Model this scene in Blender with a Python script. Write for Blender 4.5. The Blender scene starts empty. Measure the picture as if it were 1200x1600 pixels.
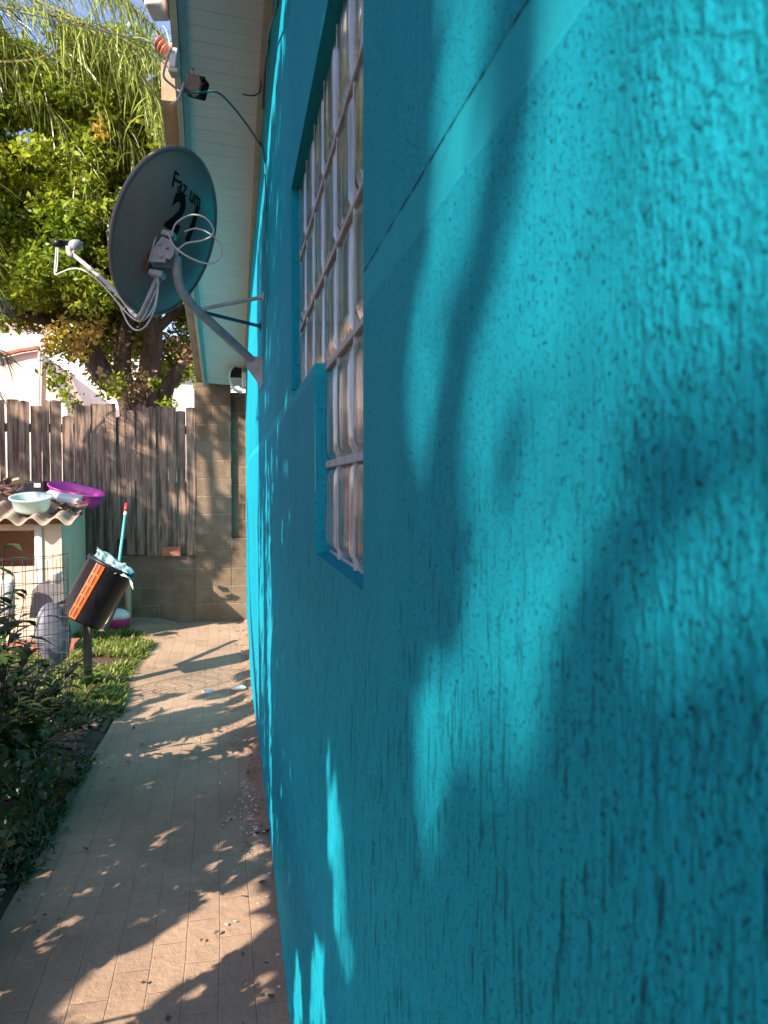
import bpy, bmesh, math, random
import numpy as np
from mathutils import Vector, Matrix
R_=math.radians
random.seed(7); rng=np.random.default_rng(7)
sc=bpy.context.scene; C=sc.collection
# ---------------------------------------------------------------- camera
EYE=Vector((0,0,1.5)); YAW=R_(11.55); PIT=R_(1.9); FPX=1155.0
cam=bpy.data.cameras.new('camera'); cam_o=bpy.data.objects.new('camera',cam); C.objects.link(cam_o)
cam.sensor_fit='VERTICAL'; cam.sensor_height=36; cam.lens=FPX/1600*36
cam.clip_start=.01; cam.clip_end=600
cam_o.location=EYE; cam_o.rotation_euler=(R_(90)-PIT,0,-YAW)
cam.dof.use_dof=True; cam.dof.focus_distance=2.2; cam.dof.aperture_fstop=13
sc.camera=cam_o
# ---------------------------------------------------------------- sky, sun, exposure
SAZ=R_(50); SEL=R_(31)          # light travels towards +X,+Y, downwards
T=Vector((math.sin(SAZ)*math.cos(SEL),math.cos(SAZ)*math.cos(SEL),-math.sin(SEL)))
world=bpy.data.worlds.new('World'); sc.world=world; world.use_nodes=True
wn=world.node_tree.nodes; wl=world.node_tree.links
sky=wn.new('ShaderNodeTexSky'); sky.sky_type='NISHITA'; sky.sun_disc=False
sky.sun_elevation=SEL; sky.sun_rotation=math.atan2(-T.x,-T.y)
sky.air_density=1.0; sky.dust_density=.6; sky.ozone_density=2.0
bg=wn['Background']; bg.inputs['Strength'].default_value=.15
tint=wn.new('ShaderNodeMix'); tint.data_type='RGBA'; tint.blend_type='MULTIPLY'; tint.inputs[0].default_value=1; tint.inputs[7].default_value=(1.0,.86,.93,1)
wl.new(sky.outputs[0],tint.inputs[6]); wl.new(tint.outputs[2],bg.inputs[0])
sun=bpy.data.lights.new('sun','SUN'); sun.energy=4.5; sun.angle=R_(.5); sun.color=(1,.91,.78)
sun_o=bpy.data.objects.new('sun',sun); C.objects.link(sun_o)
sun_o.rotation_euler=T.to_track_quat('-Z','Y').to_euler()
vs=sc.view_settings; vs.view_transform='Standard'; vs.look='None'; vs.gamma=1; vs.exposure=1.38
sc.cycles.max_bounces=8; sc.cycles.transmission_bounces=8; sc.cycles.transparent_max_bounces=6
# ---------------------------------------------------------------- helpers
VR=Vector((math.cos(YAW),-math.sin(YAW),0)); V0=Vector((math.sin(YAW),math.cos(YAW),0))
VF=V0*math.cos(PIT)+Vector((0,0,-math.sin(PIT))); VU=VR.cross(VF)
def ray(x,y): return VF+VR*((x-600)/FPX)+VU*((800-y)/FPX)
def at(x,y,Y):
    d=ray(x,y); return EYE+d*(Y/d.y)
def gr(x,y,z=0.0):
    d=ray(x,y); return EYE+d*((z-1.5)/d.z)
def wa(x,y,X=.145):
    d=ray(x,y); return EYE+d*(X/d.x)
def lin(r,g,b):
    f=lambda c:(c/255/12.92 if c/255<=.04045 else ((c/255+.055)/1.055)**2.4)
    return (f(r),f(g),f(b))
def tag(o,label=None,cat=None,group=None,kind=None):
    if label: o['label']=label
    if cat: o['category']=cat
    if group: o['group']=group
    if kind: o['kind']=kind
    return o
def empty(name,loc,label,cat,group=None):
    o=bpy.data.objects.new(name,None); C.objects.link(o); o.location=loc; o.empty_display_size=.1
    return tag(o,label,cat,group)
def link(name,me,mat,parent=None,smooth=False):
    o=bpy.data.objects.new(name,me); C.objects.link(o)
    if mat: me.materials.append(mat)
    if smooth:
        me.polygons.foreach_set('use_smooth',[True]*len(me.polygons))
    if parent:
        o.parent=parent
        p=parent; off=Vector((0,0,0))
        while p: off+=p.location; p=p.parent
        me.transform(Matrix.Translation(-off))
    return o
def pyd(name,vs,fs,mat,parent=None,smooth=False):
    me=bpy.data.meshes.new(name); me.from_pydata([tuple(v) for v in vs],[],fs); me.update()
    return link(name,me,mat,parent,smooth)
def npmesh(name,V,nper,mat,parent=None,smooth=False):
    """V (n*nper,3), faces are consecutive runs of nper verts"""
    V=np.asarray(V,dtype=np.float32).reshape(-1,3); n=len(V)//nper
    me=bpy.data.meshes.new(name); me.vertices.add(len(V)); me.vertices.foreach_set('co',V.ravel())
    me.loops.add(len(V)); me.loops.foreach_set('vertex_index',np.arange(len(V),dtype=np.int32))
    me.polygons.add(n); me.polygons.foreach_set('loop_start',np.arange(0,len(V),nper,dtype=np.int32))
    me.polygons.foreach_set('loop_total',np.full(n,nper,dtype=np.int32)); me.update(calc_edges=True)
    return link(name,me,mat,parent,smooth)
class MB:
    def __init__(s): s.v=[]; s.f=[]
    def add(s,vs,fs):
        b=len(s.v); s.v+=[Vector(v) for v in vs]; s.f+=[tuple(i+b for i in f) for f in fs]; return s
    def box(s,lo,hi,M=None):
        x0,y0,z0=lo; x1,y1,z1=hi
        v=[Vector(p) for p in ((x0,y0,z0),(x1,y0,z0),(x1,y1,z0),(x0,y1,z0),(x0,y0,z1),(x1,y0,z1),(x1,y1,z1),(x0,y1,z1))]
        if M: v=[M@p for p in v]
        return s.add(v,[(0,3,2,1),(4,5,6,7),(0,1,5,4),(1,2,6,5),(2,3,7,6),(3,0,4,7)])
    def bbox(s,lo,hi,b=.006,M=None,seg=1):
        bm=bmesh.new(); bmesh.ops.create_cube(bm,size=1)
        for v in bm.verts:
            v.co=Vector([(lo[i]+hi[i])/2+v.co[i]*(hi[i]-lo[i]) for i in range(3)])
        bmesh.ops.bevel(bm,geom=list(bm.edges),offset=b,segments=seg,affect='EDGES',profile=.5)
        if M: bmesh.ops.transform(bm,matrix=M,verts=bm.verts)
        bm.verts.index_update()
        s.add([v.co.copy() for v in bm.verts],[tuple(v.index for v in f.verts) for f in bm.faces]); bm.free(); return s
    def tube(s,pts,rad,n=8,cap=True):
        pts=[Vector(p) for p in pts]; m=len(pts)
        if not hasattr(rad,'__len__'): rad=[rad]*m
        up=None; b=len(s.v)
        for i,p in enumerate(pts):
            t=(pts[min(i+1,m-1)]-pts[max(i-1,0)]).normalized()
            if up is None:
                up=Vector((0,0,1)) if abs(t.z)<.9 else Vector((1,0,0))
            a=(up-t*up.dot(t)).normalized(); up=a; c=t.cross(a)
            for k in range(n):
                q=2*math.pi*k/n; s.v.append(p+(a*math.cos(q)+c*math.sin(q))*rad[i])
        for i in range(m-1):
            for k in range(n):
                k2=(k+1)%n; s.f.append((b+i*n+k,b+i*n+k2,b+(i+1)*n+k2,b+(i+1)*n+k))
        if cap:
            s.f.append(tuple(b+k for k in range(n))[::-1]); s.f.append(tuple(b+(m-1)*n+k for k in range(n)))
        return s
    def build(s,name,mat,parent=None,smooth=False):
        return pyd(name,s.v,s.f,mat,parent,smooth)
def cr(pts,k=8):
    """Catmull-Rom through points"""
    P=[Vector(p) for p in pts]; P=[P[0]*2-P[1]]+P+[P[-1]*2-P[-2]]; out=[]
    for i in range(1,len(P)-2):
        for j in range(k):
            t=j/k; a,b,c,d=P[i-1],P[i],P[i+1],P[i+2]
            out.append(.5*((2*b)+(c-a)*t+(2*a-5*b+4*c-d)*t*t+(3*b-a-3*c+d)*t**3))
    out.append(P[-2]); return out
# ---------------------------------------------------------------- materials
def mat(name,col,rough=.7,col2=None,nscale=8,ndet=6,bump=0,bscale=40,stretch=(1,1,1),spec=.5,metal=0,trans=0,coat=0,fac=(.35,.65),island=0,translu=0,hue=None):
    m=bpy.data.materials.new(name); m.use_nodes=True; N=m.node_tree.nodes; L=m.node_tree.links
    p=N['Principled BSDF']; p.inputs['Roughness'].default_value=rough; p.inputs['Metallic'].default_value=metal
    p.inputs['Specular IOR Level'].default_value=spec; p.inputs['Transmission Weight'].default_value=trans
    p.inputs['Coat Weight'].default_value=coat
    p.inputs['Base Color'].default_value=(*col,1); src=None
    tc=N.new('ShaderNodeNewGeometry'); mp=N.new('ShaderNodeMapping'); mp.inputs['Scale'].default_value=stretch
    L.new(tc.outputs['Position'],mp.inputs[0])
    if col2:
        n=N.new('ShaderNodeTexNoise'); n.inputs['Scale'].default_value=nscale; n.inputs['Detail'].default_value=ndet; n.inputs['Roughness'].default_value=.62
        L.new(mp.outputs[0],n.inputs['Vector'])
        r=N.new('ShaderNodeMapRange'); r.inputs[1].default_value=fac[0]; r.inputs[2].default_value=fac[1]
        L.new(n.outputs[0],r.inputs[0]); x=N.new('ShaderNodeMix'); x.data_type='RGBA'
        x.inputs[6].default_value=(*col,1); x.inputs[7].default_value=(*col2,1); L.new(r.outputs[0],x.inputs[0]); src=x.outputs[2]
    if island:
        h=N.new('ShaderNodeHueSaturation'); g2=N.new('ShaderNodeNewGeometry')
        r2=N.new('ShaderNodeMapRange'); r2.inputs[3].default_value=1-island; r2.inputs[4].default_value=1+island
        L.new(g2.outputs['Random Per Island'],r2.inputs[0]); L.new(r2.outputs[0],h.inputs['Value'])
        r3=N.new('ShaderNodeMapRange'); r3.inputs[3].default_value=.5-.04*island; r3.inputs[4].default_value=.5+.03*island
        ml=N.new('ShaderNodeMath'); ml.operation='FRACT'; mm=N.new('ShaderNodeMath'); mm.operation='MULTIPLY'; mm.inputs[1].default_value=17.3
        L.new(g2.outputs['Random Per Island'],mm.inputs[0]); L.new(mm.outputs[0],ml.inputs[0]); L.new(ml.outputs[0],r3.inputs[0]); L.new(r3.outputs[0],h.inputs['Hue'])
        if src: L.new(src,h.inputs['Color'])
        else: h.inputs['Color'].default_value=(*col,1)
        src=h.outputs[0]
    if src: L.new(src,p.inputs['Base Color'])
    if bump:
        b=N.new('ShaderNodeBump'); b.inputs['Strength'].default_value=1; b.inputs['Distance'].default_value=bump
        n2=N.new('ShaderNodeTexNoise'); n2.inputs['Scale'].default_value=bscale; n2.inputs['Detail'].default_value=8
        L.new(mp.outputs[0],n2.inputs['Vector']); L.new(n2.outputs[0],b.inputs['Height']); L.new(b.outputs[0],p.inputs['Normal'])
    if translu:
        t=N.new('ShaderNodeBsdfTranslucent'); ms=N.new('ShaderNodeMixShader'); ms.inputs[0].default_value=translu
        if src: L.new(src,t.inputs[0])
        else: t.inputs[0].default_value=(*col,1)
        L.new(p.outputs[0],ms.inputs[1]); L.new(t.outputs[0],ms.inputs[2]); L.new(ms.outputs[0],N['Material Output'].inputs[0])
    return m
def stucco():
    m=bpy.data.materials.new('turquoise_stucco'); m.use_nodes=True; N=m.node_tree.nodes; L=m.node_tree.links
    p=N['Principled BSDF']; p.inputs['Roughness'].default_value=.7; p.inputs['Specular IOR Level'].default_value=.06
    g=N.new('ShaderNodeNewGeometry')
    def mp(s):
        a=N.new('ShaderNodeMapping'); a.inputs['Scale'].default_value=s; L.new(g.outputs['Position'],a.inputs[0]); return a.outputs[0]
    def noise(v,sc_,det=4,rgh=.5):
        n=N.new('ShaderNodeTexNoise'); n.inputs['Scale'].default_value=sc_; n.inputs['Detail'].default_value=det; n.inputs['Roughness'].default_value=rgh
        L.new(v,n.inputs['Vector']); return n.outputs[0]
    def rng_(x,a,b,c=0.,d=1.,smooth=True):
        r=N.new('ShaderNodeMapRange'); r.interpolation_type='SMOOTHSTEP' if smooth else 'LINEAR'
        for i,v in enumerate((a,b,c,d)): r.inputs[i+1].default_value=v
        L.new(x,r.inputs[0]); return r.outputs[0]
    def ma(op,a,b):
        n=N.new('ShaderNodeMath'); n.operation=op
        for i,v in enumerate((a,b)):
            if isinstance(v,(int,float)): n.inputs[i].default_value=v
            else: L.new(v,n.inputs[i])
        return n.outputs[0]
    sep=N.new('ShaderNodeSeparateXYZ'); L.new(g.outputs['Position'],sep.inputs[0]); Z=sep.outputs[2]; Y=sep.outputs[1]
    wob=noise(mp((1,1,1)),3.0,2)
    # smooth painted band
    zz=ma('ADD',Z,ma('MULTIPLY',ma('SUBTRACT',noise(mp((1,1,1)),9,2),.5),.006))
    band=ma('MULTIPLY',rng_(zz,1.6995,1.7015),rng_(zz,1.741,1.7425,1,0))
    rough_=ma('SUBTRACT',1.0,band)
    # scratches: vertical, a few mm wide, and pits
    low=rng_(ma('ADD',Z,ma('MULTIPLY',noise(mp((2,2,2)),1.0,3),.5)),1.45,1.85,1,0)
    s1=ma('MULTIPLY',rng_(noise(mp((210,210,26)),1.0,3,.6),.585,.70),low)
    s2=ma('MAXIMUM',rng_(noise(mp((470,470,330)),1.0,2,.5),.63,.68),rng_(noise(mp((240,240,190)),1.0,3,.6),.655,.70))
    near=rng_(ma('ADD',Y,ma('MULTIPLY',noise(mp((12,12,12)),1.0,3),.10)),.27,.36,1,.0)
    area=rng_(noise(mp((6,6,3)),1.0,3),.35,.6,.5,1)
    pits=ma('MULTIPLY',ma('MAXIMUM',s1,s2),area)
    lumps=noise(mp((260,260,150)),1.0,3,.55)
    grain=noise(mp((900,900,600)),1.0,2,.5)
    lines=noise(mp((340,340,9)),1.0,2,.5)
    h=ma('ADD',ma('MULTIPLY',lumps,ma('ADD',ma('MULTIPLY',near,.0018),.0007)),ma('MULTIPLY',grain,.0005))
    h=ma('ADD',h,ma('MULTIPLY',ma('MULTIPLY',lines,.0010),ma('ADD',ma('MULTIPLY',low,.7),.3)))
    h=ma('SUBTRACT',h,ma('MULTIPLY',pits,.0042))
    big=noise(mp((120,120,60)),1.0,2,.5); h=ma('ADD',h,ma('MULTIPLY',big,ma('ADD',ma('MULTIPLY',near,.0026),.0006)))
    h=ma('MULTIPLY',h,ma('ADD',ma('MULTIPLY',rough_,.93),.07))
    b=N.new('ShaderNodeBump'); b.inputs['Strength'].default_value=1.0; b.inputs['Distance'].default_value=1.25
    L.new(h,b.inputs['Height']); L.new(b.outputs[0],p.inputs['Normal'])
    def mix(f,a,b_):
        x=N.new('ShaderNodeMix'); x.data_type='RGBA'
        for i,v in ((0,f),(6,a),(7,b_)):
            if isinstance(v,tuple): x.inputs[i].default_value=(*v,1)
            elif isinstance(v,float): x.inputs[i].default_value=v
            else: L.new(v,x.inputs[i])
        return x.outputs[2]
    patch=rng_(noise(mp((1.6,1.6,1.1)),1.0,4,.6),.3,.7)
    c=mix(patch,(.007,.290,.395),(.011,.335,.440))
    stk=rng_(noise(mp((3.5,3.5,.45)),1.0,5,.65),.5,.72); c=mix(ma('MULTIPLY',stk,.22),c,(.02,.36,.43))
    c=mix(ma('MULTIPLY',rng_(lines,.5,.68),.25),c,(.008,.15,.215))
    c=mix(ma('MULTIPLY',ma('MULTIPLY',pits,rough_),.85),c,(.004,.05,.075))
    c=mix(ma('MULTIPLY',band,.6),c,(.018,.355,.44))
    c=mix(ma('MULTIPLY',ma('MULTIPLY',rng_(zz,1.7385,1.7415),rng_(zz,1.7425,1.7435,1,0)),rng_(noise(mp((40,40,3)),1.0,3),.42,.55,.1,.9)),c,(.004,.06,.09))
    # dirt splashed along the foot of the wall
    foot=rng_(ma('SUBTRACT',noise(mp((14,14,9)),1.0,6,.7),ma('MULTIPLY',Z,2.6)),.36,.50)
    c=mix(ma('MULTIPLY',foot,.8),c,(.17,.12,.085))
    L.new(c,p.inputs['Base Color'])
    return m
def paving():
    m=bpy.data.materials.new('brick_paving'); m.use_nodes=True; N=m.node_tree.nodes; L=m.node_tree.links
    p=N['Principled BSDF']; p.inputs['Roughness'].default_value=.9; p.inputs['Specular IOR Level'].default_value=.2
    g=N.new('ShaderNodeNewGeometry'); mp=N.new('ShaderNodeMapping'); mp.inputs['Rotation'].default_value=(0,0,R_(90)-R_(1)); L.new(g.outputs['Position'],mp.inputs[0])
    nz=N.new('ShaderNodeTexNoise'); nz.inputs['Scale'].default_value=1.6; nz.inputs['Detail'].default_value=5
    L.new(g.outputs['Position'],nz.inputs['Vector'])
    ad=N.new('ShaderNodeVectorMath'); ad.operation='MULTIPLY_ADD'; ad.inputs[1].default_value=(.025,.025,0)
    L.new(nz.outputs[1],ad.inputs[0]); L.new(mp.outputs[0],ad.inputs[2])
    b=N.new('ShaderNodeTexBrick'); b.inputs['Scale'].default_value=1; b.inputs['Brick Width'].default_value=.235; b.inputs['Row Height'].default_value=.105
    b.inputs['Mortar Size'].default_value=.003; b.inputs['Mortar Smooth'].default_value=.6; b.inputs['Bias'].default_value=0
    b.inputs['Color1'].default_value=(.47,.31,.205,1); b.inputs['Color2'].default_value=(.40,.255,.17,1); b.inputs['Mortar'].default_value=(.33,.21,.15,1)
    L.new(ad.outputs[0],b.inputs[0])
    def noise(s,d,r=.6):
        n=N.new('ShaderNodeTexNoise'); n.inputs['Scale'].default_value=s; n.inputs['Detail'].default_value=d; n.inputs['Roughness'].default_value=r; L.new(g.outputs['Position'],n.inputs['Vector']); return n.outputs[0]
    def mr(x,a,c,d=0.,e=1.):
        r=N.new('ShaderNodeMapRange'); 
        for i,v in enumerate((a,c,d,e)): r.inputs[i+1].default_value=v
        L.new(x,r.inputs[0]); return r.outputs[0]
    def mix(f,a,c,mode='MIX'):
        x=N.new('ShaderNodeMix'); x.data_type='RGBA'; x.blend_type=mode
        for i,v in ((0,f),(6,a),(7,c)):
            if isinstance(v,tuple): x.inputs[i].default_value=(*v,1)
            elif isinstance(v,float): x.inputs[i].default_value=v
            else: L.new(v,x.inputs[i])
        return x.outputs[2]
    n1=noise(3.2,7); n2=noise(28,6,.7); n3=noise(160,3)
    c=mix(mr(n1,.44,.60,.1,.85),b.outputs[0],(.46,.30,.198))          # sand drifted over the joints
    c=mix(mr(n2,.5,.75,0,.5),c,(.24,.15,.10))
    c=mix(mr(n2,.30,.42,.5,0),c,(.52,.38,.27))
    c=mix(mr(n3,.63,.72,0,.6),c,(.16,.11,.08)); c=mix(mr(noise(1.1,5,.65),.42,.62,0,.6),c,(.25,.16,.108))
    L.new(c,p.inputs['Base Color'])
    bp=N.new('ShaderNodeBump'); bp.inputs['Distance'].default_value=.006; bp.inputs['Strength'].default_value=.9
    s=N.new('ShaderNodeMath'); s.operation='MULTIPLY_ADD'; L.new(b.outputs['Fac'],s.inputs[0]); s.inputs[1].default_value=-.3; L.new(n2,s.inputs[2])
    L.new(s.outputs[0],bp.inputs['Height']); L.new(bp.outputs[0],p.inputs['Normal'])
    return m
def glass_block_mat():
    m=mat('ribbed_glass',(.40,.45,.48),.09,(.08,.09,.095),30,3,.0014,34,stretch=(3,3,.22),spec=.7,trans=.1,coat=.4,fac=(.36,.60))  # light and dark streaks put sky reflections into the base colour
    return m
M=dict(
 stucco=stucco(), paving=paving(),
 soil=mat('soil',(.16,.10,.065),.95,(.09,.058,.038),5,8,.03,30,spec=.1),
 dirt=mat('dirt',(.42,.27,.185),.95,(.27,.165,.11),4,8,.015,40,spec=.1),
 soffit=mat('soffit_paint',(.80,.77,.72),.55,(.72,.69,.64),2.5,5,.0015,30),
 cream=mat('cream_trim',(.66,.58,.46),.6,(.50,.42,.32),14,6,.002,60),
 turq=mat('turquoise_trim',(.20,.42,.44),.5,(.15,.34,.37),9,4),
 tan=mat('tan_board',(.42,.30,.19),.8,(.28,.19,.12),9,7,.003,60,stretch=(1,.3,1)),
 glass=glass_block_mat(), grout=mat('grout',(.46,.50,.53),.8,(.34,.37,.39),40,4,.001,120),
 inner=mat('room_plaster',(.45,.42,.38),.8),
 tile=mat('clay_tile',(.36,.17,.10),.85,(.20,.10,.07),6,6,.004,50),
 dish=mat('dish_grey',(.28,.205,.175),.45,(.21,.16,.14),5,6,spec=.5),
 dark=mat('dark_print',(.008,.009,.010),.8,spec=.1), galv=mat('galvanised_paint',(.50,.49,.50),.45,(.36,.33,.33),18,6,.001,90),
 rust=mat('rust',(.16,.055,.03),.8,(.07,.03,.02),30,4), teal_metal=mat('teal_metal',(.03,.16,.20),.5),
 cable_w=mat('white_cable',(.62,.58,.54),.5), cable_t=mat('teal_cable',(.02,.16,.18),.45), cable_b=mat('black_cable',(.02,.022,.025),.5),
 black=mat('black_plastic',(.009,.008,.011),.42,(.014,.012,.016),9,5,.001,40,spec=.3), white=mat('white_plastic',(.74,.70,.68),.4,(.62,.57,.54),16,4),
 block=mat('cement_block',(.215,.145,.098),.92,(.15,.095,.06),3.5,8,.008,55,spec=.15,fac=(.4,.62)),
 joint=mat('mortar_joint',(.31,.23,.155),.95,(.2,.145,.1),12,5),
 picket=mat('weathered_wood',(.27,.19,.13),.9,(.085,.06,.045),7,9,.008,22,stretch=(4,4,.28),spec=.15,island=.3,fac=(.42,.60)),
 bark=mat('bark',(.155,.105,.075),.95,(.07,.048,.036),9,8,.03,20,stretch=(1,1,.35),spec=.1),
 leaf=mat('leaf',(.38,.42,.035),.36,(.20,.28,.022),.9,3,island=.55,translu=.48,spec=.5),
 leaf_y=mat('young_leaf',(.55,.48,.05),.4,(.55,.32,.09),3,3,island=.35,translu=.35),
 leaf_p=mat('pinkish_leaf',(.38,.20,.13),.5,(.22,.20,.04),4,3,island=.4,translu=.3),
 palm=mat('palm_leaf',(.31,.36,.06),.33,(.17,.22,.045),1.2,3,island=.5,translu=.32),
 rach=mat('palm_stalk',(.26,.22,.08),.6),
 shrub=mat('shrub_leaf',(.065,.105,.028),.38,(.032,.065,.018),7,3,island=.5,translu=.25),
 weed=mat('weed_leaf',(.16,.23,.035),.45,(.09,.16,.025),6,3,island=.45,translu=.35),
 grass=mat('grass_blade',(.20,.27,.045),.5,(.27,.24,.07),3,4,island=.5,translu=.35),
 dry=mat('dry_leaf',(.20,.12,.07),.8,(.10,.06,.04),20,2,island=.5),
 nwall=mat('pink_plaster',(.80,.62,.54),.8,(.74,.54,.46),1.2,5), nwhite=mat('white_plaster',(.84,.80,.78),.8,(.72,.68,.66),1,5),
 dogw=mat('cream_plaster',(.72,.51,.37),.85,(.62,.43,.31),5,6,.002,60), dogp=mat('white_post',(.66,.62,.55),.8,(.5,.46,.4),12,5),
 asb=mat('fibre_cement',(.44,.33,.24),.9,(.25,.18,.13),9,8,.004,60), clay=mat('terracotta',(.44,.15,.08),.8,(.30,.10,.06),12,5),
 mag=mat('magenta_plastic',(.66,.07,.40),.35,(.58,.06,.36),4,3,translu=.12), aqua=mat('aqua_plastic',(.62,.74,.68),.3,translu=.3),
 orange=mat('orange_plastic',(.80,.17,.015),.35), greyp=mat('grey_plastic',(.15,.14,.175),.4,(.13,.125,.155),8,4),
 cloth=mat('grey_green_cloth',(.62,.68,.64),.9,(.34,.44,.42),22,4,.004,60), wood=mat('pale_wood',(.46,.36,.25),.8,(.32,.24,.16),8,6,.002,60,stretch=(3,3,.4)),
 dwood=mat('dark_wood_post',(.10,.075,.06),.85,(.055,.042,.035),9,6,.003,60,stretch=(3,3,.3)), green_st=mat('green_paint',(.10,.36,.33),.5), red=mat('red_plastic',(.50,.03,.03),.4),
 wire=mat('rusty_wire',(.10,.08,.075),.5,metal=.4), brown=mat('brown_rubble',(.20,.10,.075),.9,(.10,.055,.045),12,5,.004,60),
 ceramic=mat('brown_ceramic',(.38,.14,.08),.25), pink=mat('pink_plastic',(.50,.03,.14),.4), dshadow=mat('kennel_shadow_tone',(.13,.11,.11),.8),  # last one: dark tone of the shadow painted on the kennel
)
def s(o): return tag(o,kind='structure')
# ---------------------------------------------------------------- ground and path
def path_left(Y): return -.79+.018*math.sin(Y*1.7)-.012*math.cos(Y*3.1)-(.30*max(0,Y-7.4) if Y>7.4 else 0)
me=MB(); me.add([(-300,-300,-.06),(300,-300,-.06),(300,400,-.06),(-300,400,-.06)],[(0,1,2,3)])
s(me.build('ground',M['soil']))
def sheet(name,xs0,xs1,ys,nx,zf,m):
    v=[];f=[]
    for j,y in enumerate(ys):
        a,b=xs0(y),xs1(y)
        for i in range(nx+1):
            x=a+(b-a)*i/nx; v.append((x,y,zf(x,y)))
    for j in range(len(ys)-1):
        for i in range(nx):
            k=j*(nx+1)+i; f.append((k,k+1,k+nx+2,k+nx+1))
    return pyd(name,v,f,m,smooth=True)
from mathutils import noise as mn
def n3(x,y,z=0): return mn.noise(Vector((x,y,z)))
ys=list(np.linspace(-4,8.9,200))
s(sheet('path',lambda y:path_left(y),lambda y:.25,ys,16,lambda x,y:.004*n3(x*2,y*2)+.003*n3(x*9,y*9),M['paving']))
# garden bed, slightly humped earth left of the path
s(sheet('garden_bed',lambda y:-6.5,lambda y:path_left(y)+.03,ys,60,lambda x,y:.035+.035*n3(x*1.6,y*1.6,3)+.02*n3(x*7,y*7,5)-.045*max(0,(x-path_left(y)+.10)/.1),M['soil']))
# dirt drifted against the foot of the house
def drift(x,y):
    w_=.10+.16*(.5+.5*n3(0,y*.9,8))+(.18 if 4.2<y<6.2 else 0)
    return .038*max(0,1-(.16-x)/w_)+.007*n3(x*9,y*9)+.003*n3(x*30,y*30)-.016
s(sheet('drifted_dirt',lambda y:-.42,lambda y:.17,list(np.linspace(3.2,8.7,120)),14,drift,M['dirt']))
# dirt heap by the block wall
s(sheet('dirt_heap',lambda y:-2.2,lambda y:-.3,list(np.linspace(7.3,8.5,30)),26,lambda x,y:.02+.11*max(0,1-((x+1.3)/.75)**2)*max(0,1-((y-8.3)/.8)**2)+.02*n3(x*6,y*6)-.03,M['dirt']))
# ---------------------------------------------------------------- house
house=empty('house',(.145,4,0),'turquoise rendered house wall with glass block window and white eave','house')
WY0,WY1=-1.2,8.42; WX=.145
# z levels of the window, stepped opening
ZT,ZS,ZB=2.233,1.722,1.382; YN,YF,YS=.826,1.85,1.325
def wx(y,z): # bowed wall face
    t=max(0,(y-3.0)); return WX-.022*math.exp(-((y-5.6)/1.3)**2)+.0015*n3(y*1.1,z*1.1)*min(1,y)
ysw=sorted(set([round(v,4) for v in list(np.linspace(WY0,WY1,90))+[YN,YF,YS]]))
zsw=sorted(set([round(v,4) for v in list(np.linspace(-.1,3.7,40))+[ZT,ZS,ZB]]))
wm=MB(); idx={}
def vid(a,b):
    if (a,b) not in idx:
        idx[(a,b)]=len(wm.v); wm.v.append(Vector((wx(ysw[a],zsw[b]),ysw[a],zsw[b])))
    return idx[(a,b)]
for a in range(len(ysw)-1):
    for b in range(len(zsw)-1):
        yc=(ysw[a]+ysw[a+1])/2; zc=(zsw[b]+zsw[b+1])/2
        if (YN<yc<YF and ZS<zc<ZT) or (YN<yc<YS and ZB<zc<=ZS): continue
        wm.f.append((vid(a,b),vid(a,b+1),vid(a+1,b+1),vid(a+1,b)))
# reveals
def rev(p,q):
    D=.16; (y0,z0),(y1,z1)=p,q
    wm.add([(wx(y0,z0),y0,z0),(wx(y1,z1),y1,z1),(WX+D,y1,z1),(WX+D,y0,z0)],[(0,1,2,3)])
for p,q in (((YN,ZT),(YF,ZT)),((YF,ZT),(YF,ZS)),((YF,ZS),(YS,ZS)),((YS,ZS),(YS,ZB)),((YS,ZB),(YN,ZB)),((YN,ZB),(YN,ZT))): rev(p,q)
wm.add([(wx(WY1,0),WY1,-.1),(WX+.2,WY1,-.1),(WX+.2,WY1,3.7),(wx(WY1,0),WY1,3.7)],[(0,1,2,3)])
wall=wm.build('wall',M['stucco'],house,smooth=False)
# thin sill lip
sl=MB(); sl.bbox((WX-.006,YN,ZB-.022),(WX+.004,YS+.02,ZB-.002),.002)
# glass blocks in grout
GX=.167; yj=[.829,.855,1.02,1.185,1.35,1.515,1.68,1.845]; zj=[2.232,2.06,1.888,1.714,1.541,1.384]
win=MB(); win.box((GX+.004,YN+.001,ZB+.001),(GX+.075,YS-.001,ZS+.001)); win.box((GX+.004,YN+.001,ZS+.0012),(GX+.075,YF-.001,ZT-.001))
grout=win.build('window',M['grout'],house); grout['label']='stepped glass block window set flush in white grout'
def block(y0,y1,z0,z1):
    ny,nz=9,9; v=[];f=[]; g_=.005
    y0+=g_; y1-=g_; z0+=g_; z1-=g_
    ph=random.random()*9
    for a in range(ny+1):
        for b in range(nz+1):
            u=a/ny; w_=b/nz; e=min(u,1-u,w_,1-w_)
            bul=-.006 if e>0 else .0035
            if e>0: bul=-.0035-.0012*math.sin(u*8+ph)*(1 if e>.15 else .4)
            v.append((GX+bul,y0+(y1-y0)*u,z0+(z1-z0)*w_))
    n0=len(v)
    for a in range(ny):
        for b in range(nz):
            k=a*(nz+1)+b; f.append((k,k+1,k+nz+2,k+nz+1))
    m=MB(); m.add(v,f)
    # body
    m.add([(GX+.0035,y0,z0),(GX+.0035,y1,z0),(GX+.0035,y1,z1),(GX+.0035,y0,z1),(GX+.0039,y0,z0),(GX+.0039,y1,z0),(GX+.0039,y1,z1),(GX+.0039,y0,z1)],[(4,5,6,7)])
    return m
gb=MB()
for z_ in zj[1:3]: gb.bbox((GX-.0035,YN+.001,z_-.0036),(GX+.006,YF-.001,z_+.0036),.001)
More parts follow.
